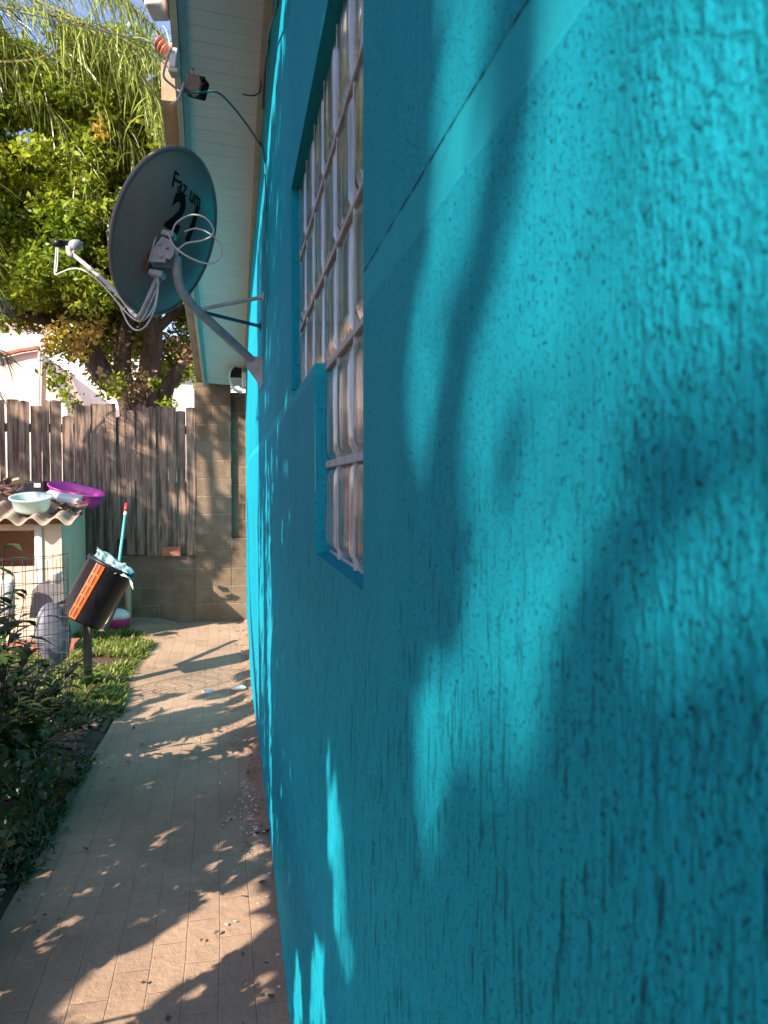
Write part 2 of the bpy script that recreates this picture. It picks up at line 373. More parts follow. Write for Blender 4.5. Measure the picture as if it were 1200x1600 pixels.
gb.bbox((GX-.0035,YN+.001,zj[3]-.005),(GX+.006,YS-.001,zj[3]+.005),.001)
gb.bbox((GX-.0035,YN+.001,zj[4]-.0062),(GX+.006,YS-.001,zj[4]+.0062),.001)
for y_ in yj[2:]:
    zlo=ZS if y_>1.3 else ZB
    gb.bbox((GX-.002,y_-.003,zlo+.001),(GX+.0062,y_+.003,ZT-.001),.001)
gb.build('grout_lines',M['grout'],grout)
for a in range(1,len(yj)-1):
    for b in range(5):
        if b>=3 and yj[a+1]>1.36: continue
        y1=min(yj[a+1],YF-.004); 
        block(yj[a],y1,zj[b+1],zj[b]).build('glass_block',M['glass'],grout,smooth=True)
# ---- eave
def H(Y):  # soffit height along the wall
    return 3.18-.01*(3.5-Y) if Y<3.5 else 3.18-(Y-3.5)*.1175
def DX(Y):
    P_=[(2.5,-.155),(3.75,-.198),(5.5,-.246),(8.3,-.268)]
    if Y<=2.5: v_=-.155
    else:
        v_=P_[-1][1]
        for (a,b),(c,d) in zip(P_,P_[1:]):
            if a<=Y<=c: v_=b+(d-b)*(Y-a)/(c-a); break
    return v_+.245
def eave_strip(name,x0,x1,dz0,dz1,m,y0=-.5,y1=8.3,parent=house,n=40,thick=.02):
    b=MB(); v=[];f=[]
    for j in range(n+1):
        y=y0+(y1-y0)*j/n; h=H(y); a_=DX(y) if x0<-.2 else 0; b_=DX(y) if x1<0 else 0
        v+=[(x0+a_,y,h+dz0),(x1+b_,y,h+dz0),(x1+b_,y,h+dz1),(x0+a_,y,h+dz1)]
    for j in range(n):
        k=j*4
        for a in range(4): f.append((k+a,k+(a+1)%4,k+4+(a+1)%4,k+4+a))
    f.append((0,3,2,1)); k=n*4; f.append((k,k+1,k+2,k+3))
    return b.add(v,f).build(name,m,parent)
XO=-.245
sf=MB(); yb=-.5; bw=.098
while yb<8.28:
    y2=min(yb+bw,8.28); h0,h1=H(yb+.002),H(y2-.002); x0,x1=XO+.01+DX(yb+.05),WX+.03; tt=.012
    sf.add([(x0,yb+.0017,h0+.012),(x1,yb+.0017,h0-.012),(x1,y2-.0017,h1-.012),(x0,y2-.0017,h1+.012),
            (x0,yb,h0+.018),(x1,yb,h0-.006),(x1,y2,h1-.006),(x0,y2,h1+.018)],[(0,1,2,3),(0,4,5,1),(3,2,6,7),(0,3,7,4)])
    yb=y2
sf.build('soffit',M['soffit'],house)
eave_strip('cornice_moulding',WX-.03,WX+.02,-.03,.03,M['cream'])
eave_strip('soffit_edging',XO-.015,XO+.012,-.012,.03,M['turq'])
eave_strip('fascia_board',XO-.042,XO-.017,-.03,.16,M['cream'])
eave_strip('barge_board',XO-.11,XO-.037,.03,.20,M['tan'],y0=3.45)
# roof of rounded clay tiles
rt=MB(); 
for j in range(46):
    y0=-.4+j*.195; y1=y0+.2
    if y1>8.6: break
    prof=[(-.42,.0),(-.36,.0),(.3,.25),(1.6,.75),(3.2,1.35)]
    for k in range(6):
        a0=math.pi*k/6; a1=math.pi*(k+1)/6
        for i in range(4):
            (xa,za),(xb,zb)=prof[i],prof[i+1]
            f_=lambda a,x,z,y:(x+.26+DX(y),y0+.1-.095*math.cos(a),H(min(y,8.3))+.22+z+.06*math.sin(a))
            rt.add([f_(a0,xa,za,y0),f_(a1,xa,za,y0),f_(a1,xb,zb,y0),f_(a0,xb,zb,y0)],[(0,3,2,1)])
rt.build('roof',M['tile'],house)
eave_strip('roof_deck',XO-.05,3.2,.165,.19,M['tan'],n=30)
# rafter ends showing outside the fascia
for (yy,dx) in ((2.86,.0),):
    b=MB(); b.bbox((XO-.10+DX(yy),yy-.035,H(yy)+.05),(XO-.043+DX(yy),yy+.035,H(yy)+.14),.004); b.build('rafter_end',M['tile'],house)
# ---------------------------------------------------------------- block wall and fence
FY=8.5
bw=empty('block_wall',(-.4,FY,0),'grey brown cement block wall with tall pillar closing the end of the path','wall')
zt=at(345,600,FY).z; xl=at(305,800,FY).x; zl=at(250,869,FY).z; xr=at(362,800,FY).x; zr=at(375,840,FY).z
def blocks(name,x0,x1,z0,z1,y0,y1,parent,bl=.40,bh=.20,off=0):
    m=MB(); r=0; z=z0
    while z<z1-.01:
        zz=min(z+bh,z1); x=x0-(bl/2 if (r+off)%2 else 0)
        while x<x1-.005:
            a=max(x,x0); b=min(x+bl,x1)
            if b-a>.02:
                j=random.uniform(0,.005)
                m.bbox((a+.0025,y0-j,z+.0025),(b-.0025,y1,zz-.0025),.005)
            x+=bl
        z=zz; r+=1
    o=m.build(name,M['block'],parent)
    m2=MB(); m2.box((x0+.002,y0+.002,z0),(x1-.002,y1-.004,z1-.002)); m2.build('mortar',M['joint'],o)
    return o
blocks('pillar',xl,xr,0,zt,FY-.07,FY+.12,bw)
blocks('low_wall',-4.6,xl+.03,0,zl,FY-.04,FY+.12,bw,off=1)
blocks('recessed_panel',xr-.05,.6,zr,zt-.09,FY+.0,FY+.12,bw)
blocks('panel_base',xr-.003,.6,0,zr-.002,FY-.07,FY+.12,bw,off=1)
fence=empty('picket_fence',(at(150,800,FY).x,FY-.1,zl),'weathered grey brown wooden picket fence with uneven tops','fence')
# picket left edges, right edges and top heights in the photo's proportions
pk=[(-60,-44,632),(-42,-24,626),(-22,-2,630),(0,9,628),(11,30,627),(31,47,630),(48,65,636),(66,78,629),(79,97,628),(98,116,652),(117,129,633),(130,142,634),(143,165,631),(166,181,630),(182,196,652),(197,211,640),(213,228,632),(229,244,636),(245,262,633),(263,275,634),(276,290,640),(291,305,634)]
k=0
for (a,b,t) in pk:
    YY=FY-.06-.018*(k%2); k+=1
    x0,x1=(at(a+.4,750,YY).x,at(b-.2,750,YY).x) if b<125 else (at(a-.35,750,YY).x,at(b+.2,750,YY).x); z1=at(150,t,YY).z; z0=zl+.01+random.uniform(0,.02)
    if a in (182,): z0=at(190,832,YY).z*0+zl+.2
    m=MB(); n=14; th=.018; v=[];f=[]; ph=random.random()*50; lean=random.uniform(-.006,.006)
    for j in range(n+1):
        z=z0+(z1-z0)*j/n; w1=.003*n3(ph,z*4); w2=.003*n3(ph+9,z*4); q=lean*(j/n)
        yy=YY+.008*n3(ph+3,z*1.3)
        v+=[(x0+w1+q,yy,z),(x1+w2+q,yy,z),(x1+w2+q,yy+th,z),(x0+w1+q,yy+th,z)]
    for j in range(n):
        c=j*4
        for e in range(4): f.append((c+e,c+(e+1)%4,c+4+(e+1)%4,c+4+e))
    # ragged top
    c=n*4; xm=(x0+x1)/2+random.uniform(-.02,.02); zz=z1+random.uniform(-.012,.02)
    v+=[(xm+lean,YY,zz),(xm+lean,YY+th,zz)]
    f+=[(c,c+1,c+4),(c+3,c+5,c+2),(c+1,c+2,c+5,c+4),(c,c+4,c+5,c+3),(0,3,2,1)]
    m.add(v,f); m.build('picket',M['picket'],fence)
xf0=at(-60,800,FY).x; xf1=at(305,800,FY).x
for zz in (zl+.35,zl+1.35):
    m=MB(); m.bbox((xf0,FY-.03,zz),(xf1,FY+.02,zz+.09),.004); m.build('rail',M['picket'],fence)
# brick laid in the gap at the fence foot
m=MB(); m.box((xf0,FY-.012,zl+.004),(xl-.004,FY+.01,at(100,752,FY).z)); m.build('backing_boards',M['dwood'],fence)
b1=empty('red_brick',at(266,845,FY-.12),'broken red brick wedged behind the foot of the picket fence','brick')
m=MB(); p=at(266,857,FY-.1); m.bbox((p.x-.09,FY-.10,zl+.005),(p.x+.11,FY-.082,zl+.11),.003); m.build('brick_body',M['clay'],b1)
# ---------------------------------------------------------------- neighbours
nb=empty('neighbour_house',(-6,17,0),'pale pink plastered gable wall beyond the fence on the left','building')
A=[at(-260,900,17),at(105,900,17),at(105,640,17),at(60,548,17),at(30,552,17),at(-60,575,17),at(-260,600,17)]
m=MB(); v=[(p.x,17,max(p.z,0) if i>1 else 0) for i,p in enumerate(A)]; n=len(v); v+=[(x,y+6,z) for x,y,z in v]
m.add(v,[tuple(range(n)),tuple(range(2*n-1,n-1,-1))]+[((i+1)%n,i,i+n,(i+1)%n+n) for i in range(n)]); m.build('wall',M['nwall'],nb)
m=MB(); m.tube([at(-60,570,16.9),at(30,548,16.9),at(62,543,16.9)],.05,6); m.build('roof_verge',M['clay'],nb)
m=MB(); m.tube([at(62,545,16.93),at(58,700,16.93)],.03,6); m.build('downpipe',M['nwall'],nb)
nb2=empty('white_building',(-2.4,18.6,0),'white plastered building with dark window seen between the tree trunks','building')
a=at(205,900,18.4); b=at(420,560,18.4)
m=MB(); m.box((a.x,18.4,0),(b.x,23,b.z)); m.build('wall',M['nwhite'],nb2)
a=at(245,592,18.38); b=at(262,574,18.38); m=MB(); m.box((a.x,18.36,a.z),(b.x,18.39,b.z)); m.build('window',M['dark'],nb2)
m=MB(); a=at(235,572,18.1); b=at(420,566,18.1); m.box((a.x,18.0,a.z),(b.x,18.5,a.z+.1)); m.build('ledge',M['nwhite'],nb2)
nb3=empty('pale_annex',(at(120,900,20).x,20,0),'low bright white building between the pink gable and the tree trunk','building')
m=MB(); a=at(-40,900,20); b=at(215,515,20); m.box((a.x,20,0),(b.x,24,b.z)); m.build('wall',M['nwhite'],nb3)
m=MB(); a=at(-60,516,19.9); b=at(218,509,19.9); m.box((a.x,19.8,b.z-.12),(b.x,24.2,b.z)); m.build('roof',M['nwall'],nb3)
# ---------------------------------------------------------------- leaves
def leaves(cent,size,nrm_up=.4,aspect=.5,fold=.15,spread=None,dirs=None):
    """one bent rhombic leaf (2 quads -> 2 tris x2) per centre; returns verts for quads"""
    n=len(cent); cent=np.asarray(cent,float)
    d=rng.normal(size=(n,3)) if dirs is None else np.asarray(dirs,float)+rng.normal(size=(n,3))*.25
    d/=np.linalg.norm(d,axis=1)[:,None]
    u=rng.normal(size=(n,3)); u[:,2]+=nrm_up*2; 
    nr=u-(u*d).sum(1)[:,None]*d; nr/=np.linalg.norm(nr,axis=1)[:,None]
    sd=np.cross(d,nr); L=(size*(.65+.7*rng.random(n)))[:,None]
    a=cent-d*L*.5; t=cent+d*L*.5-nr*L*fold
    b=cent+sd*L*aspect*.5+nr*L*fold*.3-d*L*.05; c=cent-sd*L*aspect*.5+nr*L*fold*.3-d*L*.05
    V=np.stack([a,b,t,c],axis=1)
    return V.reshape(-1,3)
def limb(mb,pts,r0,r1,k=6,n=8):
    q=cr(pts,k); m_=len(q); mb.tube([p+Vector((n3(i*.4,r0*99)*r0*.3,n3(i*.4,r0*77)*r0*.3,0)) for i,p in enumerate(q)],[r0+(r1-r0)*i/(m_-1) for i in range(m_)],n)
# ---- background tree
TY=10.9
tree=empty('broadleaf_tree',gr(225,930),'multi stemmed broadleaf tree with bright green crown behind the picket fence','tree')
tb=gr(225,905); tree.location=(at(225,640,TY).x,TY,0)
base=Vector((at(222,640,TY).x,TY,0))
tk=MB()
def P(x,y,dy=0): return at(x,y,TY+dy)
limb(tk,[base,P(232,640),P(236,560),P(238,490),P(252,400),P(262,300)],.19,.08,n=12)
limb(tk,[base+Vector((-.1,0,0)),P(205,645),P(165,590),P(140,545),P(132,480),P(150,380)],.20,.06,n=12)
limb(tk,[base+Vector((.1,0,0)),P(255,640),P(275,585),P(310,530),P(335,470)],.12,.06)
limb(tk,[P(212,640),P(190,580),P(200,500),P(205,400),P(190,260)],.15,.05)
limb(tk,[P(160,590),P(118,530),P(70,500),P(0,480),P(-60,430)],.11,.05)
limb(tk,[P(238,520),P(270,490),P(300,440),P(290,330)],.08,.03)
limb(tk,[P(145,520),P(110,430),P(60,350),P(20,250)],.07,.03)
limb(tk,[P(190,300),P(170,200),P(190,120)],.05,.02)
limb(tk,[P(205,420),P(100,300),P(90,180)],.05,.02)
tk.build('trunk',M['bark'],tree,smooth=True)
def crown_top(x): return 95+ (40*math.sin(x*.03)+25*math.sin(x*.083+1)) -(35 if x<120 else 0)
cs=[]; sz=[]
cl=0
while cl<900:
    x=random.uniform(-120,345); y=random.uniform(40,600); 
    if y<crown_top(x): continue
    if y>500 and random.random()<((.45+.5*(y-500)/100) if x<150 else .2+.45*(y-500)/100): continue
    if x<112 and y>505: continue
    YY=TY+random.uniform(-1.3,2.6)
    if y>470: YY=TY+random.uniform(.2,1.6)
    c=at(x,y,YY); r=random.uniform(.16,.42)
    if n3(c.x*1.1,c.y*.8,c.z*1.1)<-.34: continue
    n=int(210*r/.3); pts=rng.normal(size=(n,3)); pts/=np.linalg.norm(pts,axis=1)[:,None]
    pts*= (rng.random(n)**.45)[:,None]*r; pts[:,2]*=.62
    cs.append(pts+np.array(c)); cl+=1
cs=np.concatenate(cs); 
npmesh('crown',leaves(cs,.085,.5,.55),4,M['leaf'],tree)
def sprig(name,specs,m,size=.07,n=120):
    for (x,y,YY,r) in specs:
        c=np.array(at(x,y,YY)); p=rng.normal(size=(n,3))*r*.5
        npmesh(name,leaves(p+c,size,.5,.55),4,m,tree)
sprig('young_growth',[(105,515,TY-.9,.2),(130,525,TY-.9,.22),(85,525,TY-1,.14),(150,515,TY-.8,.16),(75,545,TY-1,.1),(120,545,TY-.8,.15),(270,160,TY-1.2,.12),(160,205,TY-1.3,.1)],M['leaf_y'],.075,110)
sprig('lower_growth',[(80,575,TY-.5,.12),(85,600,TY-.5,.12),(105,620,TY-.6,.13),(120,635,TY-.6,.1),(100,590,TY-.5,.1),(185,598,TY-.7,.16),(165,610,TY-.6,.12),(300,580,TY-.5,.14),(315,595,TY-.5,.12),(262,632,TY-.6,.09),(240,600,TY-.6,.08)],M['leaf'],.07,80)
sprig('pink_growth',[(215,590,TY-.6,.2),(205,615,TY-.6,.16),(285,545,TY-.6,.22),(300,560,TY-.6,.16),(190,540,TY-.4,.2)],M['leaf_p'],.065,80)
# ---- palm
pc=at(-210,60,9.6)
palm=empty('palm_tree',(pc.x,pc.y,0),'palm with long drooping fronds hanging in front of the broadleaf tree','palm')
tk=MB(); limb(tk,[(pc.x-.1,pc.y,0),(pc.x,pc.y+.05,2),(pc.x+.03,pc.y,pc.z)],.17,.12,n=12); tk.build('trunk',M['bark'],palm,smooth=True)
fr=[ [(-210,60),(-60,10),(90,25),(190,60),(262,110)],
 [(-210,60),(-80,-30),(60,-50),(180,-10),(250,50)],
 [(-210,60),(-60,90),(40,95),(130,68),(222,72),(268,95)],
 [(-210,60),(-90,-60),(40,-90),(130,-60),(200,0)],
 [(-210,60),(-60,40),(70,90),(170,170),(225,260)],
 [(-210,60),(-60,-20),(100,20),(220,120),(262,210)],
 [(-210,60),(-120,160),(-60,300),(-40,440)],
 [(-210,60),(-120,200),(-60,420),(-30,560)],
 [(-210,60),(-100,-120),(0,-180),(120,-150)],
 [(-210,60),(-60,60),(60,150),(120,240),(170,340)],
 [(-210,60),(-300,-60),(-420,-80),(-520,0)],[(-210,60),(-320,60),(-450,160),(-500,300)] ]
for k,pts in enumerate(fr):
    Y0=9.6; Y1=8.7+ (k%5)*.28
    pp=[at(x,y,Y0+(Y1-Y0)*i/(len(pts)-1)) for i,(x,y) in enumerate(pts)]; q=cr(pp,10)
    m=MB(); m.tube(q,[.022-.018*i/(len(q)-1) for i in range(len(q))],5)
    fo=m.build('frond',M['rach'],palm)
    V=[]; L=sum((q[i+1]-q[i]).length for i in range(len(q)-1)); nl=int(L*95)
    for j in range(nl):
        t=.12+.88*j/nl; i=min(int(t*(len(q)-1)),len(q)-2); f_=t*(len(q)-1)-i
        p=q[i].lerp(q[i+1],f_); tg=(q[i+1]-q[i]).normalized(); sd=tg.cross(Vector((0,0,1))).normalized()*(1 if j%2 else -1)
        ln=(.9 if t<.75 else .9-1.6*(t-.75))*random.uniform(.3,.95); w=random.uniform(.003,.0068)
        kk=random.uniform(.03,.2); d0=(sd*random.uniform(.3,.9)+tg*random.uniform(.25,.7)+Vector((random.gauss(0,.3),random.gauss(0,.3),random.uniform(-.7,.6)))).normalized()
        if random.random()<.3: d0=(d0+Vector((0,0,-.8))).normalized()
        a=p; prev=None; wv=Vector((random.gauss(0,1),random.gauss(0,.6),.2)).normalized()
        for s_ in range(5):
            dd=(d0*(1-s_*kk)+Vector((0,0,-1))*(s_*kk*1.3+.1)).normalized()
            b=a+dd*ln/5; ww=w*(1 if s_<3 else (.75 if s_==3 else .1)); w0=w*(.5 if s_==0 else 1)*(1 if s_<4 else .75)
            side=(wv-dd*wv.dot(dd)).normalized()
            V+= [a-side*w0,b-side*ww,b+side*ww,a+side*w0]; a=b
    npmesh('leaflets',[tuple(v) for v in V],4,M['palm'],fo)
# second, small palm fronds at the left edge
p2=at(-120,640,7.6)
pal2=empty('young_palm',(p2.x,p2.y,0),'dark fine leaved palm reaching in from the left above the fence','palm')
tk=MB(); limb(tk,[(p2.x,p2.y,0),(p2.x,p2.y,1),(p2.x,p2.y,p2.z)],.07,.05); tk.build('trunk',M['bark'],pal2)
for k,pts in enumerate([[(-120,640),(-70,540),(-20,535),(10,560)],[(-120,640),(-80,500),(-30,450),(5,470)],[(-120,640),(-90,560),(-50,560),(-5,610)],[(-120,640),(-170,520),(-230,560)]]):
    q=cr([at(x,y,7.6-.1*i) for i,(x,y) in enumerate(pts)],8); m=MB(); m.tube(q,.008,5); fo=m.build('frond',M['rach'],pal2); V=[]
    for j in range(90):
        t=j/90; i=min(int(t*(len(q)-1)),len(q)-2); p=q[i].lerp(q[i+1],t*(len(q)-1)-i); tg=(q[i+1]-q[i]).normalized()
        d=(tg*.7+Vector((random.uniform(-.4,.5),random.uniform(-.6,.6),random.uniform(-1,.2)))).normalized(); ln=.3*random.uniform(.6,1); sd=d.cross(Vector((.2,1,.1))).normalized()*.004
        b=p+d*ln*.5; c=b+(d+Vector((0,0,-.4))).normalized()*ln*.5
        V+=[p-sd,b-sd,b+sd,p+sd,b-sd,c-sd*.2,c+sd*.2,b+sd]
    npmesh('leaflets',[tuple(v) for v in V],4,M['shrub'],fo)
# ---------------------------------------------------------------- trees behind the camera that throw the dapple
def inpoly(x,y,P):
    c=False; n=len(P)
    for i in range(n):
        (x1,y1),(x2,y2)=P[i],P[i-1]
        if (y1>y)!=(y2>y) and x<(x2-x1)*(y-y1)/(y2-y1)+x1: c=not c
    return c
WL=[([(0.501,1.95),(0.42,1.95),(0.414,1.708),(0.425,1.675),(0.455,1.639),(0.491,1.645),(0.508,1.707),(0.508,1.95)],.004),
([(0.571,1.667),(0.507,1.645),(0.515,1.592),(0.541,1.539),(0.58,1.511),(0.603,1.56),(0.603,1.629)],.012),
([(0.33,1.80),(0.215,1.80),(0.215,1.629),(0.225,1.58),(0.25,1.55),(0.263,1.515),(0.295,1.462),(0.328,1.427),(0.343,1.376),(0.398,1.339),(0.445,1.342),(0.459,1.38),(0.434,1.445),(0.447,1.525),(0.412,1.605),(0.355,1.639),(0.333,1.685)],.004),
([(0.521,1.364),(0.488,1.35),(0.488,1.305),(0.512,1.254),(0.558,1.233),(0.579,1.271),(0.569,1.322)],.006),
([(1.125,1.106),(1.081,1.082),(1.097,1.018),(1.143,0.967),(1.192,0.998),(1.165,1.071)],.0),
([(1.046,1.105),(0.99,1.045),(0.934,0.969),(0.914,0.897),(0.958,0.808),(1.03,0.841),(1.145,0.853),(1.16,0.918),(1.096,1.027)],.0),
([(1.323,0.695),(1.225,0.698),(1.166,0.619),(1.513,0.364),(1.455,0.525)],0),
([(1.691,0.461),(1.586,0.31),(1.897,0.081),(1.845,0.302)],0)]
GL=[([(-0.508,2.165),(-0.542,2.277),(-0.499,2.37),(-0.359,2.437),(-0.279,2.523),(-0.153,2.669),(0.005,2.788),(0.14,2.879),(0.153,2.804),(0.142,2.492),(0.023,2.409),(-0.132,2.28),(-0.217,2.184),(-0.45,2.0)],0),
([(-0.794,4.0),(-0.79,4.5),(-0.479,4.606),(-0.135,4.421),(0.127,4.482),(0.135,4.154),(-0.229,4.129),(-0.464,4.129),(-0.736,4.005)],.0)]
def near_poly(y,z,P_,g):
    return inpoly(y,z,P_) or any(inpoly(y+g*a,z+g*b*1.3,P_) for a,b in ((1,0),(-1,0),(0,1),(0,-1)))
def wall_open(y,z):   # probability that a leaf shades this spot of the wall
    for P_,pr in WL:
        if near_poly(y,z,P_,.028): return pr
    if y<.23 and z>1.57: return .008
    if y<.27 and z>1.42: return .09
    if y<.36: return .75
    if y<2.6: return 1
    st=n3(y*3.2,z*.55,4)+.35*n3(y*9,z*1.5,7)
    if y<3.6: return 1 if st<.33 else .1
    return .92 if st<.12 else .02
def ground_open(x,y):
    if x<-.85: return .8 if y<4.7 else (.3 if y<5.2 else .05)
    for P_,pr in GL:
        if inpoly(x,y,P_): return pr
    # streaks run with the light
    u=x*.62-y*.5*0+0; a=(x*math.cos(SAZ)-y*math.sin(SAZ)); b=(x*math.sin(SAZ)+y*math.cos(SAZ))
    st=n3(a*4.5,b*.9,2)+.4*n3(a*12,b*2.5,3)
    if y<2.1: return 1
    if y<3.3 and x<-.02: return .12
    if y<3.35: return 1 if st<.15 else .1
    if y<4.0: return 1
    if y<5.1: return .9 if st<.12 else .03
    if y<5.5 : return .9 if st<-.02 else .0
    return .85 if st<-.28 else 0
sb=empty('garden_bush',(-1.45,1.75,0),'dense small leaved bush beside the path just left of the photographer','bush')
bc=[]
for _ in range(15000):
    x=random.uniform(-.95,.06); y=random.uniform(1.95,3.5)
    a=(x*math.cos(SAZ)-y*math.sin(SAZ)); b=(x*math.sin(SAZ)+y*math.cos(SAZ))
    if inpoly(x,y,GL[0][0]): continue
    fl=n3(a*16,b*9,3)
    if fl>(.30 if x<-.35 else .12): continue
    if y>3.3 and random.random()<(y-3.3)/.2: continue
    bc.append(tuple(Vector((x,y,0))-T*random.uniform(.9,1.5)))
npmesh('foliage',leaves(np.array(bc),.042,.5,.6),4,M['shrub'],sb)
tk=MB()
for i in range(9):
    e=Vector(bc[i*97]); tk.tube(cr([Vector((-1.45,1.75,0)),Vector((-1.45,1.75,0)).lerp(e,.5)+Vector((0,0,.1)),e],5),.006,5)
tk.build('stem',M['dwood'],sb)
shade=empty('shade_tree',(-3.6,-1.2,0),'leafy garden tree standing behind the photographer on the left','tree')
cen=[];cenn=[];cenh=[]
n=0
def back(p,lo,hi):
    return p-T*random.uniform(lo,hi)
for _ in range(19000):   # wall
    y=random.uniform(-.25,4.2) ; z=random.uniform(-.0,2.75)
    if random.random()<.45: y=random.uniform(-.25,1.9)
    if random.random()<wall_open(y,z): (cen if y>.8 else cenn).append(back(Vector((WX,y,z)),*((2.6,3.8) if y>.8 else (4.2,5.6))))
for _ in range(12000):   # close-leaved part over the nearest stretch
    y=random.uniform(-.3,.85); z=random.uniform(.6,2.3)
    if random.random()<wall_open(y,z): cenn.append(back(Vector((WX,y,z)),4.2,5.6))
for _ in range(15000):   # unseen haze of tiny leaves, added only to weaken the light
    y=random.uniform(-.5,1.05); z=random.uniform(.5,2.5); cenh.append(back(Vector((WX,y,z)),8.5,10.5))
for _ in range(9500):
    x=random.uniform(-1.5,.15); y=random.uniform(.4,6.2)
    if random.random()<ground_open(x,y): cen.append(back(Vector((x,y,0)),2.9,4.6))
for _ in range(4500):   # speckle over the fence and far wall
    y=FY; x=random.uniform(-3.6,.1); z=random.uniform(.3,2.6)
    d=n3(x*1.6,z*1.6,11)+.5*n3(x*5,z*5,12)
    if d<.16 and not (x>-1.7 and x<-.5 and z<.7): cen.append(back(Vector((x,y,z)),6.2,8.4))
cen=np.array([tuple(c) for c in cen])
# keep the crown out of the camera's own view and off the lens
cx=np.array(cen)-np.array(EYE); ang=np.degrees(np.arctan2(cx[:,0],cx[:,1])); keep=((ang<-22)|(cx[:,1]<0))&(np.linalg.norm(cx,axis=1)>.6)
cen=cen[keep]
npmesh('crown',np.concatenate([leaves(cen,.135,.5,.62),leaves(np.array([tuple(c) for c in cenn]),.075,.5,.62),leaves(np.array([tuple(c) for c in cenh]),.026,.5,.62)]),4,M['shrub'],shade)
tk=MB(); hb=Vector((-3.6,-1.2,0))
limb(tk,[hb,hb+Vector((.1,.1,1.5)),hb+Vector((.4,.5,2.6)),hb+Vector((.8,.9,3.6))],.14,.05,n=10)
limb(tk,[hb+Vector((.1,.1,1.4)),hb+Vector((.6,-.2,2.2)),hb+Vector((1.2,.2,2.9))],.08,.03)
limb(tk,[hb+Vector((.1,.3,1.9)),hb+Vector((-.1,1.8,2.9)),hb+Vector((-.3,3.6,3.8)),hb+Vector((-.9,5.3,5.0))],.09,.03)
# boughs whose shadows cross the fence
def bough(p1,p2,s_,r):
    a=at(*p1,FY)-T*s_; b=at(*p2,FY)-T*(s_+.2); tk.tube(cr([a,a.lerp(b,.5)+Vector((.03,.02,.06)),b],6),r,7)
bough((190,640),(320,800),7,.03); bough((300,650),(200,720),7.4,.035); bough((205,690),(310,760),6.8,.022); bough((330,640),(355,900),7,.04)
tk.build('trunk',M['bark'],shade,smooth=True)
# ---------------------------------------------------------------- satellite dish
DC=at(261.06,367.3,3.297); nf=(-VR*.888+VU*.396+VF*.233).normalized(); e2=(VU-nf*VU.dot(nf)).normalized(); e1=nf.cross(e2)
if e1.dot(VR)<0: e1=-e1
A1,A2=.3454,.3444; DEP=.075
def dsurf(u,v,off=0): return DC+e1*u+e2*v-nf*(DEP*(1-(u/A1)**2-(v/A2)**2)+off)
foot=wa(405,578,.142)
sat=empty('satellite_dish',foot,'grey satellite dish on a white tube arm fixed to the turquoise wall','satellite dish')
m=MB(); NR,NA=14,72; v=[];f=[]
for off in (0,-.0025):
    for i in range(NR+1):
        for k in range(NA):
            a=2*math.pi*k/NA; r=i/NR; v.append(dsurf(A1*r*math.cos(a),A2*r*math.sin(a),off))
nb_=(NR+1)*NA
for L_ in (0,1):
    for i in range(NR):
        for k in range(NA):
            k2=(k+1)%NA; q=(i*NA+k,i*NA+k2,(i+1)*NA+k2,(i+1)*NA+k); q=tuple(x+L_*nb_ for x in q); f.append(q if L_ else q[::-1])
m.add(v,f); ref=m.build('reflector',M['dish'],sat,smooth=True)
m=MB(); ring=[dsurf(A1*math.cos(2*math.pi*k/80),A2*math.sin(2*math.pi*k/80),.0) for k in range(81)]
m.tube(ring,.0085,8,cap=False); m.build('rim',M['dish'],ref,smooth=True)
def dtext(txt,size,u0,v0,rot,m_,bold=0,sx=1,shear=0):
    cu=bpy.data.curves.new('t','FONT'); cu.body=txt; cu.size=size; cu.offset=bold; cu.resolution_u=6; cu.shear=shear
    o=bpy.data.objects.new('t',cu); C.objects.link(o); dg=bpy.context.evaluated_depsgraph_get()
    me_=bpy.data.meshes.new_from_object(o.evaluated_get(dg)); C.objects.unlink(o); bpy.data.objects.remove(o)
    bm=bmesh.new(); bm.from_mesh(me_); bmesh.ops.triangulate(bm,faces=bm.faces)
    for _ in range(2): bmesh.ops.subdivide_edges(bm,edges=[e for e in bm.edges if e.calc_length()>size*.12],cuts=1)
    bmesh.ops.triangulate(bm,faces=bm.faces)
    c_,s_=math.cos(rot),math.sin(rot)
    for q in bm.verts:
        x,y=q.co.x*sx,q.co.y; q.co=dsurf(u0+x*c_-y*s_,v0+x*s_+y*c_,.0022)
    me=bpy.data.meshes.new('printed_slogan'); bm.to_mesh(me); bm.free()
    return link('printed_slogan',me,m_,ref)
dtext('Faz um',.092,-.150,.166,R_(-2),M['dark'],.001,.82)
dtext('2',.20,-.130,.020,R_(0),M['dark'],.009,.85,.12)
dtext('1',.20,-.005,.020,R_(0),M['dark'],.011,.8,.12)
# mount
def pt(x,y,Y): return at(x,y,Y)
m=MB()
B=DC-nf*(DEP+.03)-e2*.10+e1*.02
def frameM(o,x,y,z): 
    return Matrix(((x.x,y.x,z.x,o.x),(x.y,y.y,z.y,o.y),(x.z,y.z,z.z,o.z),(0,0,0,1)))
FM=frameM(pt(261,398,3.17),VR*.9-VU*.15,(VF),VU*.95+VR*.25)
m=MB(); 
prof=[(-.05,-.05),(-.055,.0),(-.03,.062),(.018,.05),(.036,.03),(.04,-.012),(.02,-.04)]
vv=[FM@Vector((x,-.032,z)) for x,z in prof]+[FM@Vector((x,-.026,z)) for x,z in prof]; n=len(prof)
m.add(vv,[tuple(range(n)),tuple(range(2*n-1,n-1,-1))]+[((i+1)%n,i,i+n,(i+1)%n+n) for i in range(n)])
vv=[FM@Vector((x,.026,z)) for x,z in prof]+[FM@Vector((x,.032,z)) for x,z in prof]
